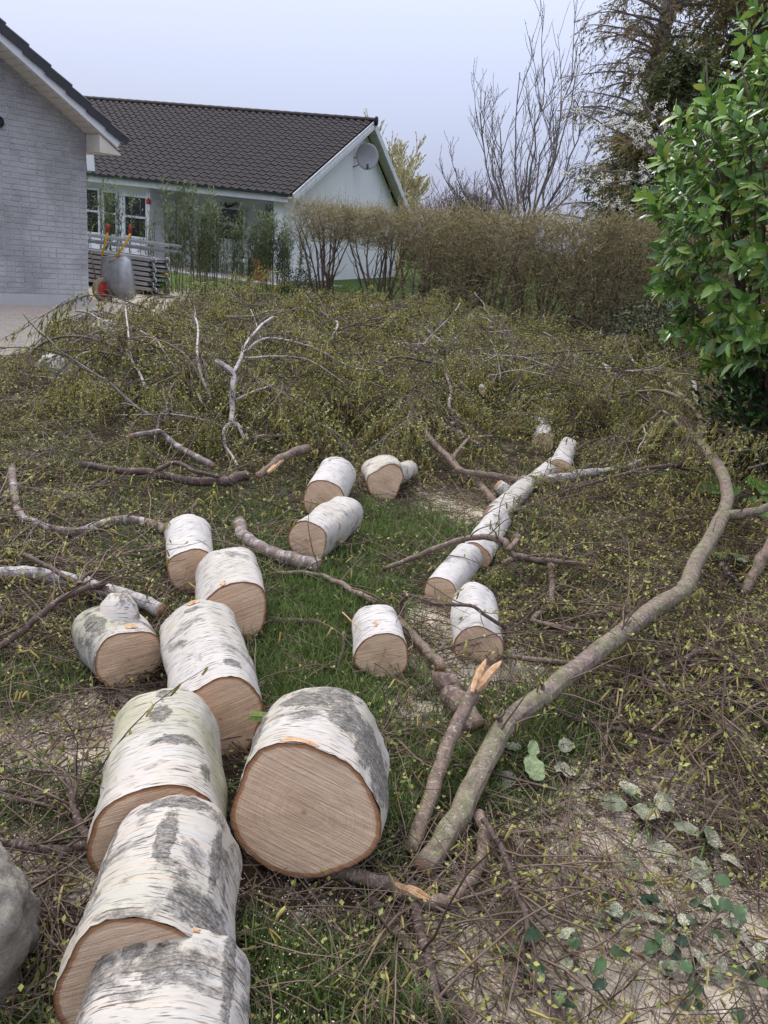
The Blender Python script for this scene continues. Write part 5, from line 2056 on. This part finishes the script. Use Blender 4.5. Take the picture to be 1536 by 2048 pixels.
limb('short white branch stub standing up beside the laurel', [
    ([(1400, 820, .38), (1392, 795, .44), (1386, 762, .52)], 8, 6, .38, .52)], LIMB_PATCH, seed=28)
limb('slim white branch curving through the brush towards the laurel roots', [
    ([(1420, 1085, .05), (1440, 1120, .05), (1470, 1160, .04), (1495, 1185, .03)], 6, 5, .05, .03)], LIMB_PATCH, seed=29, twigs=3)
limb('thick mottled limb leaning out beyond the mossy branch', [
    ([(1560, 1060, .3), (1530, 1110, .2), (1505, 1152, .1), (1490, 1186, .04)], 13, 9, .3, .04)], LIMB_BROWN, seed=30, twigs=2)
limb('forked dark root like branch beside the log with the bark scar', [
    ([(-40, 1690), (0, 1686), (55, 1696), (120, 1700), (190, 1688)], 9, 11, .05, .05), ([(185, 1688, .05), (160, 1650, .07), (148, 1618, .08), (142, 1580, .1), (130, 1545, .12)], 11, 4, .05, .12),
    ([(148, 1605, .09), (152, 1560, .11), (150, 1510, .13)], 4, 3, .09, .13), ([(130, 1548, .12), (70, 1540, .1), (0, 1560, .06)], 4, 2, .12, .06), ([(130, 1705, .05), (100, 1745, .03), (60, 1785, .03)], 8, 7, .05, .03)], LIMB_DARK, seed=31, twigs=5)
limb('dark branch lying along the grass above the forked root like branch', [
    ([(-30, 1590), (20, 1597), (70, 1606), (115, 1615)], 6, 5, .05, .04), ([(-20, 1578), (40, 1585), (90, 1600)], 4, 3, .06, .05)], LIMB_DARK, seed=32, twigs=3)
limb('dark dead stick lying on the grass under the lone log', [
    ([(535, 1240), (580, 1243), (640, 1245)], 8, 6, .04, .03), ([(690, 1270, .03), (685, 1300, .04), (675, 1340, .03)], 6, 3, .03, .03)], LIMB_DARK, seed=33, twigs=4)
limb('forked twig bent over the white log beside the splintered limb', [
    ([(795, 1195, .14), (820, 1190, .2), (870, 1207, .24), (940, 1212, .24), (985, 1240, .2), (1010, 1255, .14)], 3, 4, .14, .14), ([(815, 1190, .2), (802, 1210, .14), (806, 1232, .1)], 4, 4, .2, .1)], LIMB_DARK, seed=34, twigs=3)
limb('thin arching bare branches over the far brush', [
    ([(980, 740, .3), (1040, 712, .42), (1110, 705, .45), (1170, 700, .42), (1230, 698, .35)], 3, 2, .3, .35), ([(1120, 725, .3), (1160, 708, .42), (1215, 705, .4)], 3, 2, .3, .4)], LIMB_DARK, seed=35, twigs=8)
limb('white split stick end in the far brush', [([(1205, 728, .35), (1222, 738, .32), (1175, 730, .3)], 5, 3, .35, .3)], LIMB_WHITE, seed=36)
limb('drooping dark branch arching over the brush behind the straight pinkish branch', [
    ([(730, 745, .4), (790, 715, .5), (850, 722, .5), (890, 735, .45), (900, 775, .35)], 3, 4, .4, .35)], LIMB_DARK, seed=37, twigs=8)
limb('arching dark branch spreading over the gravel edge', [
    ([(290, 735, .35), (220, 690, .5), (140, 672, .5), (80, 690, .35), (40, 730, .2)], 4, 2, .35, .2), ([(300, 740, .35), (240, 712, .45), (150, 700, .4), (90, 720, .25)], 4, 2, .35, .25)], LIMB_DARK, seed=38, twigs=9)
for o in COL.objects:
    if o.name.startswith('fallen_branch'):
        o['group'] = 'cut branches lying about'

# ================================================================ brush, litter, grass, sawdust (nobody could count these)
def scatter(name, pts, rots, scls, idx, variants):
    """one stuff object: a cloud of points that carries copies of the given pieces"""
    me = bpy.data.meshes.new(name)
    me.from_pydata([tuple(p) for p in pts], [], [])
    me.attributes.new('rot', 'FLOAT_VECTOR', 'POINT').data.foreach_set('vector', np.array(rots, dtype=np.float32).ravel())
    me.attributes.new('scl', 'FLOAT_VECTOR', 'POINT').data.foreach_set('vector', np.array(scls, dtype=np.float32).ravel())
    me.attributes.new('idx', 'INT', 'POINT').data.foreach_set('value', np.array(idx, dtype=np.int32))
    col = bpy.data.collections.new(name + '_pieces')
    for v in variants:
        col.objects.link(v)
    o = link(name, me)
    ng = bpy.data.node_groups.new(name, 'GeometryNodeTree')
    ng.interface.new_socket('Geometry', in_out='INPUT', socket_type='NodeSocketGeometry')
    ng.interface.new_socket('Geometry', in_out='OUTPUT', socket_type='NodeSocketGeometry')
    N = ng.nodes
    gi, go = N.new('NodeGroupInput'), N.new('NodeGroupOutput')
    ci = N.new('GeometryNodeCollectionInfo')
    ci.inputs['Collection'].default_value = col
    ci.inputs['Separate Children'].default_value = True
    ci.inputs['Reset Children'].default_value = True
    ip = N.new('GeometryNodeInstanceOnPoints')
    ip.inputs['Pick Instance'].default_value = True

    def named(nm, dt):
        n = N.new('GeometryNodeInputNamedAttribute')
        n.data_type = dt
        n.inputs['Name'].default_value = nm
        return n.outputs['Attribute']

    e2r = N.new('FunctionNodeEulerToRotation')
    ng.links.new(named('rot', 'FLOAT_VECTOR'), e2r.inputs[0])
    ng.links.new(gi.outputs[0], ip.inputs['Points'])
    ng.links.new(ci.outputs[0], ip.inputs['Instance'])
    ng.links.new(named('idx', 'INT'), ip.inputs['Instance Index'])
    ng.links.new(e2r.outputs[0], ip.inputs['Rotation'])
    ng.links.new(named('scl', 'FLOAT_VECTOR'), ip.inputs['Scale'])
    ng.links.new(ip.outputs[0], go.inputs[0])
    md = o.modifiers.new('scatter', 'NODES')
    md.node_group = ng
    return stuff(o)


def piece(name, mb, mats, smooth=False):
    return bpy.data.objects.new(name, mb.mesh(name, mats, smooth=smooth))


def dress(mb, pts, r, leaf=.5, cat=.12, hang=1.0, ls=1.0):
    for p in pts[1:]:
        if r.random() < leaf:
            for _ in range(r.choice((1, 2))):
                mb.leaf(p, (r.uniform(-1, 1), r.uniform(-1, 1), r.uniform(-.3, 1)), (r.uniform(-.6, .6), r.uniform(-.6, .6), 1), r.uniform(.015, .030) * ls, .016 * ls, 1)
        if r.random() < cat:
            for _ in range(r.choice((1, 2, 2))):
                c = wander(p, (r.uniform(-.5, .5), r.uniform(-.5, .5), -hang), r.uniform(.03, .065), 3, .18, .12 * hang, r)
                k_ = .0 + .75 + .25 * hang
                mb.tube(c, [.0028 * k_, .0044 * k_, .0042 * k_, .002 * k_], 4, 2, cap=False)


def arch_spray(seed):
    """a weeping bough end that arches up and hangs down, with catkins"""
    r = random.Random(seed)
    mb = MB()
    L = r.uniform(1.0, 1.5)
    el = r.uniform(.35, .95)
    pts = wander((0, 0, 0), (math.cos(el), 0, math.sin(el)), L, 14, .17, .13, r)
    mb.tube(pts, taper(.0062, .0018, 15), 4, 0, cap=False)
    for i in range(26):
        k = r.randint(3, 13)
        ax = (pts[k + 1] - pts[k]).normalized()
        d = ax * .8 + Vector((r.uniform(-.2, .2), r.choice((-1, 1)) * r.uniform(.2, .9), r.uniform(-.4, .2)))
        w = wander(pts[k], d, r.uniform(.22, .6), 7, .26, .18, r)
        mb.tube(w, taper(.0022, .0012, 8), 3, 0, cap=False)
        dress(mb, w[1:], r, .75, .25)
        for _ in range(2):
            q = r.randint(2, 5)
            w2 = wander(w[q], (w[q + 1] - w[q]).normalized() + Vector((r.uniform(-.6, .6), r.uniform(-.6, .6), -.3)), r.uniform(.1, .28), 4, .2, .2, r)
            mb.tube(w2, taper(.0015, .001, 5), 3, 0, cap=False)
            dress(mb, w2, r, .8, .30)
    return piece('bough_piece', mb, [TWIG_BRUSH, BUDLEAF, CATKIN])


def flat_spray(seed, leaf=.4, cat=.10):
    """a twig fan pressed flat on the ground"""
    r = random.Random(seed)
    mb = MB()
    pts = wander((-.4, 0, .015), (1, 0, .08), r.uniform(.7, 1.1), 10, .12, .01, r)
    for p in pts:
        p.z = max(.008, min(p.z, .12))
    mb.tube(pts, taper(.006, .002, 11), 4, 0, cap=False)
    for i in range(15):
        k = r.randint(1, 9)
        ax = (pts[k + 1] - pts[k]).normalized()
        w = wander(pts[k], ax + Vector((0, r.choice((-1, 1)) * r.uniform(.3, 1.1), r.uniform(-.15, .35))), r.uniform(.15, .5), 6, .2, .04, r)
        for p in w:
            p.z = max(.005, p.z)
        mb.tube(w, taper(.002, .0010, 7), 3, 0, cap=False)
        dress(mb, w[1:], r, leaf, cat, .4)
        if r.random() < .6:
            q = r.randint(1, 4)
            w2 = wander(w[q], (w[q + 1] - w[q]).normalized() + Vector((r.uniform(-.8, .8), r.uniform(-.8, .8), 0)), r.uniform(.08, .22), 4, .2, .02, r)
            for p in w2:
                p.z = max(.005, p.z)
            mb.tube(w2, taper(.0015, .001, 5), 3, 0, cap=False)
            dress(mb, w2, r, leaf, cat, .4)
    return piece('twig_fan_piece', mb, [TWIG, BUDLEAF, CATKIN])


def litter(seed, n=120, leaf=.35, cat=.06, size=.27, zt=.05):
    """a patch of loose fine twigs, buds and catkins"""
    r = random.Random(seed)
    mb = MB()
    for i in range(n):
        a = r.uniform(0, 6.28)
        w = wander((r.uniform(-size, size), r.uniform(-size, size), r.uniform(.002, zt)), (math.cos(a), math.sin(a), r.uniform(-.15, .2)), r.uniform(.06, .38), 5, .16, .02, r)
        for p in w:
            p.z = max(.003, p.z)
        mb.tube(w, taper(r.uniform(.0011, .0030), .0008, 6), 3, 0, cap=False)
        dress(mb, w, r, leaf * .6, cat * .7, .2, .7)
    for i in range(int(n * .10)):
        mb.leaf((r.uniform(-size, size), r.uniform(-size, size), r.uniform(.004, .03)), (r.uniform(-1, 1), r.uniform(-1, 1), r.uniform(-.2, .5)), (r.uniform(-.7, .7), r.uniform(-.7, .7), 1), r.uniform(.010, .018), .010, 1)
    return piece('litter_piece', mb, [TWIG, BUDLEAF, CATKIN])


br = random.Random(99)


def pile_h(x, y):
    """height of the birch brush over the lawn"""
    front = 4.9 + .35 * noise.noise((x * .7, 2.0, 0)) - (.8 if x < -1.3 else 0) + (.55 if -.6 < x < 1.6 else 0)
    a = min(1, max(0, (y - front) / (1.0 if x < .3 else 1.4)))
    back = min(15.8, 18.9 - .63 * (x + 2.55) - .7)
    b = min(1, max(0, (back - y) / 1.2))
    left = -4.3 + (.06 * (y - 6) if y > 6 else 0)
    if y > 8.3:
        left = -3.75 + .10 * (y - 8.3)
    c = min(1, max(0, (x - left) / .5))
    d = min(1, max(0, (4.6 - x + (0 if y < 9 else .25 * (y - 9))) / .5))
    bulge = max(.10, .50 + .26 * noise.noise((x * .7, y * .7, 7)) + .24 * noise.noise((x * 1.7, y * 1.7, 3)))
    if x < .5 and 6 < y < 9.5:
        bulge += .18
    if y > 11:
        bulge += .10
    e = min(1, max(.12 if y < 8 else 0, (x / y + .47) / .09))           # thins out towards the gravel
    return a * b * c * d * e * bulge


def clear_of_logs(x, y, pad=.02):
    for (t, A, B, rad, _r) in LOGS.values():
        ab = B - A
        u = max(0, min(1, ((x - A.x) * ab.x + (y - A.y) * ab.y) / (ab.x ** 2 + ab.y ** 2)))
        if (x - A.x - u * ab.x) ** 2 + (y - A.y - u * ab.y) ** 2 < (rad + pad) ** 2:
            return False
    return True


arch = [arch_spray(200 + i) for i in range(9)]
PALE_STICK = simple('pale limb', (.10, .075, .068), (.46, .41, .38), 14, .7, .2, detail=4)


def bare_stick(seed):
    r = random.Random(seed)
    mb = MB()
    pts = wander((-.5, 0, 0), (1, 0, .12), r.uniform(.8, 1.3), 9, .20, .0, r)
    mb.tube(pts, taper(r.uniform(.010, .018), .004, 10), 6)
    for k in (3, 5, 6, 8):
        w = wander(pts[k], (pts[k] - pts[k - 1]).normalized() + Vector((0, r.choice((-1, 1)) * r.uniform(.4, 1), r.uniform(-.2, .5))), r.uniform(.2, .6), 6, .22, .03, r)
        mb.tube(w, taper(.006, .002, 7), 5, 1 if k > 5 else 0)
    return piece('bough_stick', mb, [PALE_STICK, TWIG_BRUSH], smooth=True)


sticks = [bare_stick(700 + i) for i in range(5)]
flat = [flat_spray(300 + i, .26, .09) for i in range(5)]
flat2 = [flat_spray(320 + i, .22, .05) for i in range(4)]
lit = [litter(400 + i, 200, .12, .035) for i in range(7)]           # thick
lit2 = [litter(420 + i, 95, .12, .035, zt=.03) for i in range(5)]     # thin
lit3 = [litter(440 + i, 40, .2, .04, zt=.03) for i in range(4)]      # stray

# the pile: arching boughs in layers
P_, R_, S_, I_ = [], [], [], []
tries = 0
while len(P_) < 3900 and tries < 90000:
    tries += 1
    y = 4.6 + 11.0 * br.random() ** .95
    x = br.uniform(-4.6, 6.2)
    h = pile_h(x, y)
    if h < .03 or br.random() > .12 + h * 1.7:
        continue
    if y < 7.3 and not clear_of_logs(x, y, .12):
        continue
    z = h * br.uniform(.0, .75)
    rz = 7.5 * noise.noise((x * .45, y * .45, 11)) + br.gauss(-1.2, .55)   # boughs lie together in drifts
    s = br.uniform(.6, 1.15) * (.75 if y < 6 else 1 if y < 9 else 1.25)
    P_.append((x, y, z - .05))
    R_.append((br.gauss(0, .25), br.uniform(-.1, .5), rz))
    S_.append((s, s, s * (min(1, .35 + h * 1.3))))
    I_.append(br.randrange(len(arch)))
for _ in range(20000):                                   # low brush on both sides of the logs
    if len(P_) > 6300:
        break
    y = br.uniform(1.9, 5.6)
    x = br.uniform(-.6 - y * .5, .7 + y * .58)
    right = x - (.62 + .10 * (y - 2))
    leftw = -(x + .95 + .12 * (y - 2))
    if y > 3.9 and right < 0:
        right = x - (1.0 + .1 * (y - 4))
    k = max(right, leftw)
    if k < 0 or br.random() > min(1, .35 + k) or not clear_of_logs(x, y, .15):
        continue
    if blobs(x, y, GRASS_B) > .45 and br.random() < .7:
        continue
    s = br.uniform(.38, .72)
    P_.append((x, y, -.03 + br.uniform(0, .10 if y > 2.6 else .04)))
    R_.append((br.gauss(0, .2), br.uniform(.1, .6), br.uniform(0, 6.283)))
    S_.append((s, s, s * (br.uniform(.4, .9) if y > 2.6 else br.uniform(.3, .55))))
    I_.append(br.randrange(len(arch)))
for _ in range(125):                                    # bare pale limbs poking out of the heap
    while True:
        y = 4.6 + 9.5 * br.random()
        x = br.uniform(-4.2, 5.0)
        h = pile_h(x, y)
        if h > .15 and (y > 7.3 or clear_of_logs(x, y, .3)):
            break
    s = br.uniform(.5, 1.05)
    P_.append((x, y, h * br.uniform(.35, .75)))
    R_.append((br.gauss(0, .3), br.uniform(-.25, .3), br.uniform(0, 6.283)))
    S_.append((s, s, s))
    I_.append(br.randrange(9, 14))
brush = scatter('brush', P_, R_, S_, I_, arch + sticks)
brush['label'] = 'heap of cut birch brush with catkins and young leaves'
brush['category'] = 'brush'

# twig fans and litter over the lawn in front
P_, R_, S_, I_ = [], [], [], []
for _ in range(30000):
    if len(P_) > 750:
        break
    y = .85 + 6.2 * br.random() ** .9
    x = br.uniform(-.75 - y * .55, .85 + y * .60)
    if pile_h(x, y) > .25:
        continue
    g = blobs(x, y, GRASS_B)
    s_ = blobs(x, y, SAW_B)
    dens = .75 - .62 * g - .5 * s_
    if x > .75 + .05 * y and y > 2.0:
        dens += .35
    if x < -.9 and y > 1.6:
        dens += .2
    if -.25 < x < .55 and 2.4 < y < 4.6:
        dens *= .30
    if br.random() > dens or not clear_of_logs(x, y, .05):
        continue
    s = br.uniform(.5, 1.0) * (.7 if y < 2 else 1)
    P_.append((x, y, ground_z(x, y) + br.uniform(-.01, .03) + (br.uniform(0, .12) if x > .9 and y > 2.2 else 0)))
    R_.append((br.gauss(0, .08), br.gauss(0, .08), br.uniform(0, 6.283)))
    S_.append((s, s, s * br.uniform(.6, 1.4)))
    I_.append(br.randrange(len(flat)))
tw = scatter('twig_litter', P_, R_, S_, I_, flat)
tw['label'] = 'flattened birch twigs with catkins strewn over the lawn'
tw['category'] = 'twigs'
P_, R_, S_, I_ = [], [], [], []
allv = lit + lit2 + lit3
y = .75
while y < 7.2:
    x = -.8 - y * .58
    while x < .9 + y * .62:
        jx, jy = x + br.uniform(-.1, .1), y + br.uniform(-.1, .1)
        g, s_ = blobs(jx, jy, GRASS_B), blobs(jx, jy, SAW_B)
        lvl = 1.0 - .40 * g - .42 * s_ + br.uniform(-.25, .25)
        if jx > .8 and jy > 1.5:
            lvl += .25
        k = br.randrange(7) if lvl > .62 else 7 + br.randrange(5) if lvl > .30 else 12 + br.randrange(4)
        s = br.uniform(.85, 1.1)
        P_.append((jx, jy, ground_z(jx, jy) + .018 * s_ - .004))
        R_.append((0, 0, br.uniform(0, 6.283)))
        S_.append((s, s, s))
        I_.append(k)
        x += .40
    y += .40
o = scatter('fine_litter', P_, R_, S_, I_, allv)
o['label'] = 'fine fallen twigs and buds covering the ground'
o['category'] = 'litter'

# grass tufts
GRASS_M = simple('lawn grass', (.06, .10, .025), (.20, .27, .085), 2, .55, .25, trans=.3, island=True)


def tuft(seed, h=.07, n=34):
    r = random.Random(seed)
    mb = MB()
    for i in range(n):
        p = (r.gauss(0, .035), r.gauss(0, .035), -.01)
        mb.leaf(p, (r.gauss(0, .45), r.gauss(0, .45), 1), (r.uniform(-1, 1), r.uniform(-1, 1), .2), h * r.uniform(.4, 1.2), .0042, seg=3, bend=r.uniform(0, .5))
    return piece('grass_piece', mb, [GRASS_M])


tufts = [tuft(500 + i, .05 + .012 * i) for i in range(5)]
P_, R_, S_, I_ = [], [], [], []
for _ in range(90000):
    if len(P_) > 9000:
        break
    y = .8 + 5.8 * br.random() ** 1.05
    x = br.uniform(-.75 - y * .55, .85 + y * .58)
    g = blobs(x, y, GRASS_B)
    s_ = blobs(x, y, SAW_B)
    dens = max(.10, g * 1.1) + .15 * noise.noise((x * 3, y * 3, 0)) - .5 * s_
    if br.random() > dens or not clear_of_logs(x, y, .0):
        continue
    s = br.uniform(.6, 1.2)
    P_.append((x, y, ground_z(x, y)))
    R_.append((br.gauss(0, .15), br.gauss(0, .15), br.uniform(0, 6.283)))
    S_.append((s, s, s * br.uniform(.6, 1.2)))
    I_.append(br.randrange(5))
for _ in range(5000):                                    # lawn beyond the brush, seen under the hedge
    y = br.uniform(12.5, 24)
    x = br.uniform(-3.5, 5)
    s = br.uniform(1.2, 2.6)
    P_.append((x, y, 0))
    R_.append((0, 0, br.uniform(0, 6.283)))
    S_.append((s * 1.5, s * 1.5, s))
    I_.append(br.randrange(5))
o = scatter('grass', P_, R_, S_, I_, tufts)
o['label'] = 'short green lawn grass between logs and twigs'
o['category'] = 'grass'

# sawdust chips
CHIP = simple('sawdust chip', (.36, .25, .15), (.84, .73, .58), 50, .95, .05, island=True)


def chips(seed, n=700, size=.15, k=1.0):
    r = random.Random(seed)
    mb = MB()
    for i in range(n):
        a = r.uniform(0, 6.28)
        mb.leaf((r.uniform(-size, size), r.uniform(-size, size), r.uniform(.0, .007)), (math.cos(a), math.sin(a), r.uniform(-.4, .5)), (r.uniform(-.4, .4), r.uniform(-.4, .4), 1), r.uniform(.002, .0065) * k, r.uniform(.0015, .003) * k, 0)
    return piece('chip_piece', mb, [CHIP])


cps = [chips(600 + i) for i in range(4)] + [chips(610 + i, 170, .16, 1.5) for i in range(4)]
P_, R_, S_, I_ = [], [], [], []
y = .75
while y < 5.4:
    x = -.8 - y * .56
    while x < .9 + y * .58:
        jx, jy = x + br.uniform(-.06, .06), y + br.uniform(-.06, .06)
        s_ = blobs(jx, jy, SAW_B)
        if s_ > .06 or br.random() < .75:
            P_.append((jx, jy, ground_z(jx, jy) + .018 * s_ + br.choice((0, .004, .02))))
            R_.append((0, 0, br.uniform(0, 6.283)))
            S_.append((1, 1, 1))
            I_.append(br.randrange(4) if s_ > .35 else 4 + br.randrange(4))
        x += .26
    y += .26
o = scatter('sawdust', P_, R_, S_, I_, cps)
o['label'] = 'pale sawdust sprinkled over the ground'
o['category'] = 'sawdust'

# ---------------------------------------------------------------- broad leaved plants dusted with sawdust
m = Mat('dusted broad leaf')
ob = m.coord('Object')
c = m.mix(m.noise(ob, 9, 4), (.016, .036, .014), (.05, .09, .03))
dd = m.ramp(m.noise(ob, 300, 6, .85), [(.44, 0), (.54, .9)])
dd = m.math('MULTIPLY', dd, m.ramp(m.noise(ob, 9, 4), [(.35, .1), (.6, .95)]))
c = m.mix(dd, c, (.62, .55, .42))
m.bump(m.noise(ob, 60, 4), .5, .005)
DUSTY = m.done(c, .6, .3)
m = Mat('pale leaf underside')
ob = m.coord('Object')
c = m.mix(m.noise(ob, 30, 5, .7), (.13, .18, .08), (.25, .29, .16))
m.bump(m.voronoi(ob, 60), 1.0, .008)
PALE_LEAF = m.done(c, .7, .2)
FRESH_BROAD = simple('fresh broad leaf', (.05, .11, .02), (.12, .20, .045), 6, .5, .35, trans=.2)


def broad_leaf(mb, o, d, nrm, L, W, ruffle=.12, seed=0):
    """round, veined, ruffled leaf"""
    o, d, nrm = Vector(o), Vector(d).normalized(), Vector(nrm).normalized()
    sd = d.cross(nrm).normalized()
    up = sd.cross(d)
    rows = []
    NU, NV = 9, 8
    for i in range(NU + 1):
        t = i / NU
        w = W * .5 * (math.sin(math.pi * (.08 + .90 * t)) ** .65)
        row = []
        for j in range(NV + 1):
            v = j / NV * 2 - 1
            z = ruffle * L * (.5 * noise.noise((t * 4, v * 3, seed)) * abs(v) + .14 * abs(v)) - .25 * L * t * t - .02 * L * math.cos(v * 9 + t * 12) * abs(v)
            row.append(mb.vert(o + d * (L * t) + sd * (w * v * (1 + .07 * math.sin(t * 21))) + up * z))
        rows.append(row)
    for i in range(NU):
        for j in range(NV):
            mb.face([rows[i][j], rows[i][j + 1], rows[i + 1][j + 1], rows[i + 1][j]])


def broad_plant(label, px, py, leaves_, name='broad_leaved_plant'):
    P = gp(px, py)
    t = thing(name, label, 'plant', P)
    for k, (lx, ly, L, W, rz, tilt, mat, z) in enumerate(leaves_):
        Q = gp(lx, ly, z)
        d = Vector((math.cos(rz), math.sin(rz), tilt))
        stem = MB()
        stem.tube([P, Vector(P).lerp(Vector(Q), .5) + Vector((0, 0, .02)), Q], [.005, .004, .003], 5)
        mb = MB()
        kk = .82 if mat in (DUSTY, PALE_LEAF) else 1.0
        broad_leaf(mb, Q, d, (rnd.uniform(-.5, .5), rnd.uniform(-.7, .1), 1), L * kk, W * kk * rnd.uniform(.7, 1), .42, k + px)
        lf_ = part(t, 'leaf', mb, mat)
        part(lf_, 'stalk', stem, FRESH_BROAD, top=t)
    return t


broad_plant('broad leaved plant showing a pale veined leaf beside the mossy branch', 1065, 1545, [
    (1075, 1562, .115, .095, 1.75, .55, PALE_LEAF, .05), (1062, 1512, .08, .06, 1.2, .5, PALE_LEAF, .07), (1040, 1500, .10, .09, 2.6, .0, DUSTY, .05), (1110, 1540, .10, .08, .3, .0, DUSTY, .04), (1030, 1555, .09, .08, 3.4, -.1, DUSTY, .03), (1120, 1500, .09, .07, .8, .2, DUSTY, .05)])
broad_plant('broad leaved plant heavily dusted with sawdust between twig litter and ivy', 1280, 1630, [
    (1290, 1640, .11, .10, 1.2, .1, DUSTY, .05), (1250, 1620, .10, .09, 2.5, .1, DUSTY, .05), (1310, 1610, .09, .08, .4, .2, DUSTY, .06), (1265, 1590, .08, .07, 1.8, .2, DUSTY, .05), (1300, 1690, .10, .09, -.6, .0, DUSTY, .03), (1255, 1710, .09, .08, -1.8, .0, DUSTY, .03)])
broad_plant('broad leaved plant with dusted dark leaves near the twig litter edge', 1410, 1680, [
    (1420, 1690, .10, .09, 1.0, .1, DUSTY, .05), (1395, 1670, .09, .08, 2.4, .1, DUSTY, .05), (1400, 1720, .09, .08, -2.0, .0, DUSTY, .03), (1440, 1710, .08, .07, -.4, .0, DUSTY, .03)])
broad_plant('large leaved green plant under the laurel by the branch fork', 1490, 985, [
    (1480, 985, .28, .24, 2.8, .1, FRESH_BROAD, .18), (1500, 975, .30, .26, .4, .1, FRESH_BROAD, .2), (1490, 1000, .26, .22, -1.2, .0, FRESH_BROAD, .12), (1440, 975, .2, .16, 2.2, .3, FRESH_BROAD, .15), (1520, 1000, .22, .18, -.3, .1, FRESH_BROAD, .14)])
broad_plant('pale leaved plant half hidden in twigs beyond the branch kink', 1490, 1130, [
    (1490, 1125, .16, .13, 1.8, .2, PALE_LEAF, .10), (1470, 1120, .12, .10, 2.6, .2, FRESH_BROAD, .08), (1505, 1135, .12, .10, .6, .2, FRESH_BROAD, .08)])
broad_plant('small broad leaved plant by the pile of catkins next to the arching branch', 1320, 960, [
    (1325, 960, .16, .12, 1.5, .5, FRESH_BROAD, .1), (1300, 965, .14, .10, 2.4, .4, FRESH_BROAD, .1), (1345, 965, .14, .10, .6, .4, FRESH_BROAD, .1), (1360, 980, .12, .09, .2, .2, FRESH_BROAD, .1)])
# ivy trailing at the edge of the sawdust
for q, (px, py, n, lab_) in enumerate(((1160, 1985, 22, 'sparse trailing dark ivy on the sawdust'), (1400, 1940, 26, 'dark ivy growing out of the sawdust under fine twigs'), (1330, 1880, 18, 'dusty ivy sprig in the middle of the sawdust'), (1480, 2010, 26, 'dense ivy patch at the edge of the sawdust'))):
    P = gp(px, py)
    t = thing('ivy_sprig', lab_, 'ivy', P)
    stem = MB()
    pts = wander((P[0] - .15, P[1], .02), (1, .15, .05), .34, 7, .25, .0)
    for p in pts:
        p.z = max(.012, p.z)
    stem.tube(pts, .003, 5)
    part(t, 'stem', stem, HEDGE_STEM)
    for i in range(n):
        p = pts[rnd.randint(0, 7)]
        mb = MB()
        a = rnd.uniform(0, 6.28)
        broad_leaf(mb, p + Vector((rnd.gauss(0, .03), rnd.gauss(0, .05), rnd.uniform(.005, .035))), (math.cos(a), math.sin(a), rnd.uniform(-.3, .6)), (rnd.uniform(-.5, .5), rnd.uniform(-.6, .2), 1), rnd.uniform(.028, .055), rnd.uniform(.022, .04), .3, i + q * 50)
        part(t, 'leaf', mb, DUSTY if rnd.random() < .45 else LAUREL_LOW)
# wood chips and splinters
for (a, b, w_, lab_) in (((715, 1850, .02), (785, 1795, .03), .007, 'pale wood splinter lying below the largest log'), ((468, 2018, .01), (520, 2040, .02), .009, 'tan wood splinter beside the log with torn bark'),
                         ((685, 1225, .19), (722, 1262, .20), .003, 'thin pale splinter sticking off the lone log'), ((578, 1215, .01), (590, 1235, .02), .009, 'small wood chip on the grass strip')):
    A, B = Vector(gp(*a)), Vector(gp(*b))
    d = (B - A).normalized()
    s = d.cross(Vector((0, 0, 1))).normalized() * w_
    mb = MB()
    u = Vector((0, 0, .003))
    q = [A - s * .6, A + s, B + s * .3, B - s * .5]
    i0 = [mb.vert(p) for p in q]
    i1 = [mb.vert(p + u) for p in q]
    mb.face(i0[::-1])
    mb.face(i1)
    for k in range(4):
        mb.face([i0[k], i0[(k + 1) % 4], i1[(k + 1) % 4], i1[k]])
    tag(link('wood_splinter', mb.mesh('wood_splinter', TEAR, smooth=False)), lab_, 'splinter')
# green conifer sprig caught between two logs
P = Vector(gp(502, 1432, .22))
Q = Vector(gp(536, 1434, .24))
mb = MB()
mb.tube([P, Q], [.002, .003], 4, 1)
for i in range(46):
    p = P.lerp(Q, i / 46)
    for sg in (-1, 1):
        d = (P - Q).normalized() * .5 + (P - Q).cross(Vector((0, -.6, .8))).normalized() * sg
        mb.leaf(p, d, (0, -.6, .8), .018, .0035)
tag(link('conifer_sprig', mb.mesh('conifer_sprig', [GREEN_LEAF, TWIG], smooth=False)), 'small green conifer sprig stuck between the log with yellowish bark and the largest log', 'sprig')
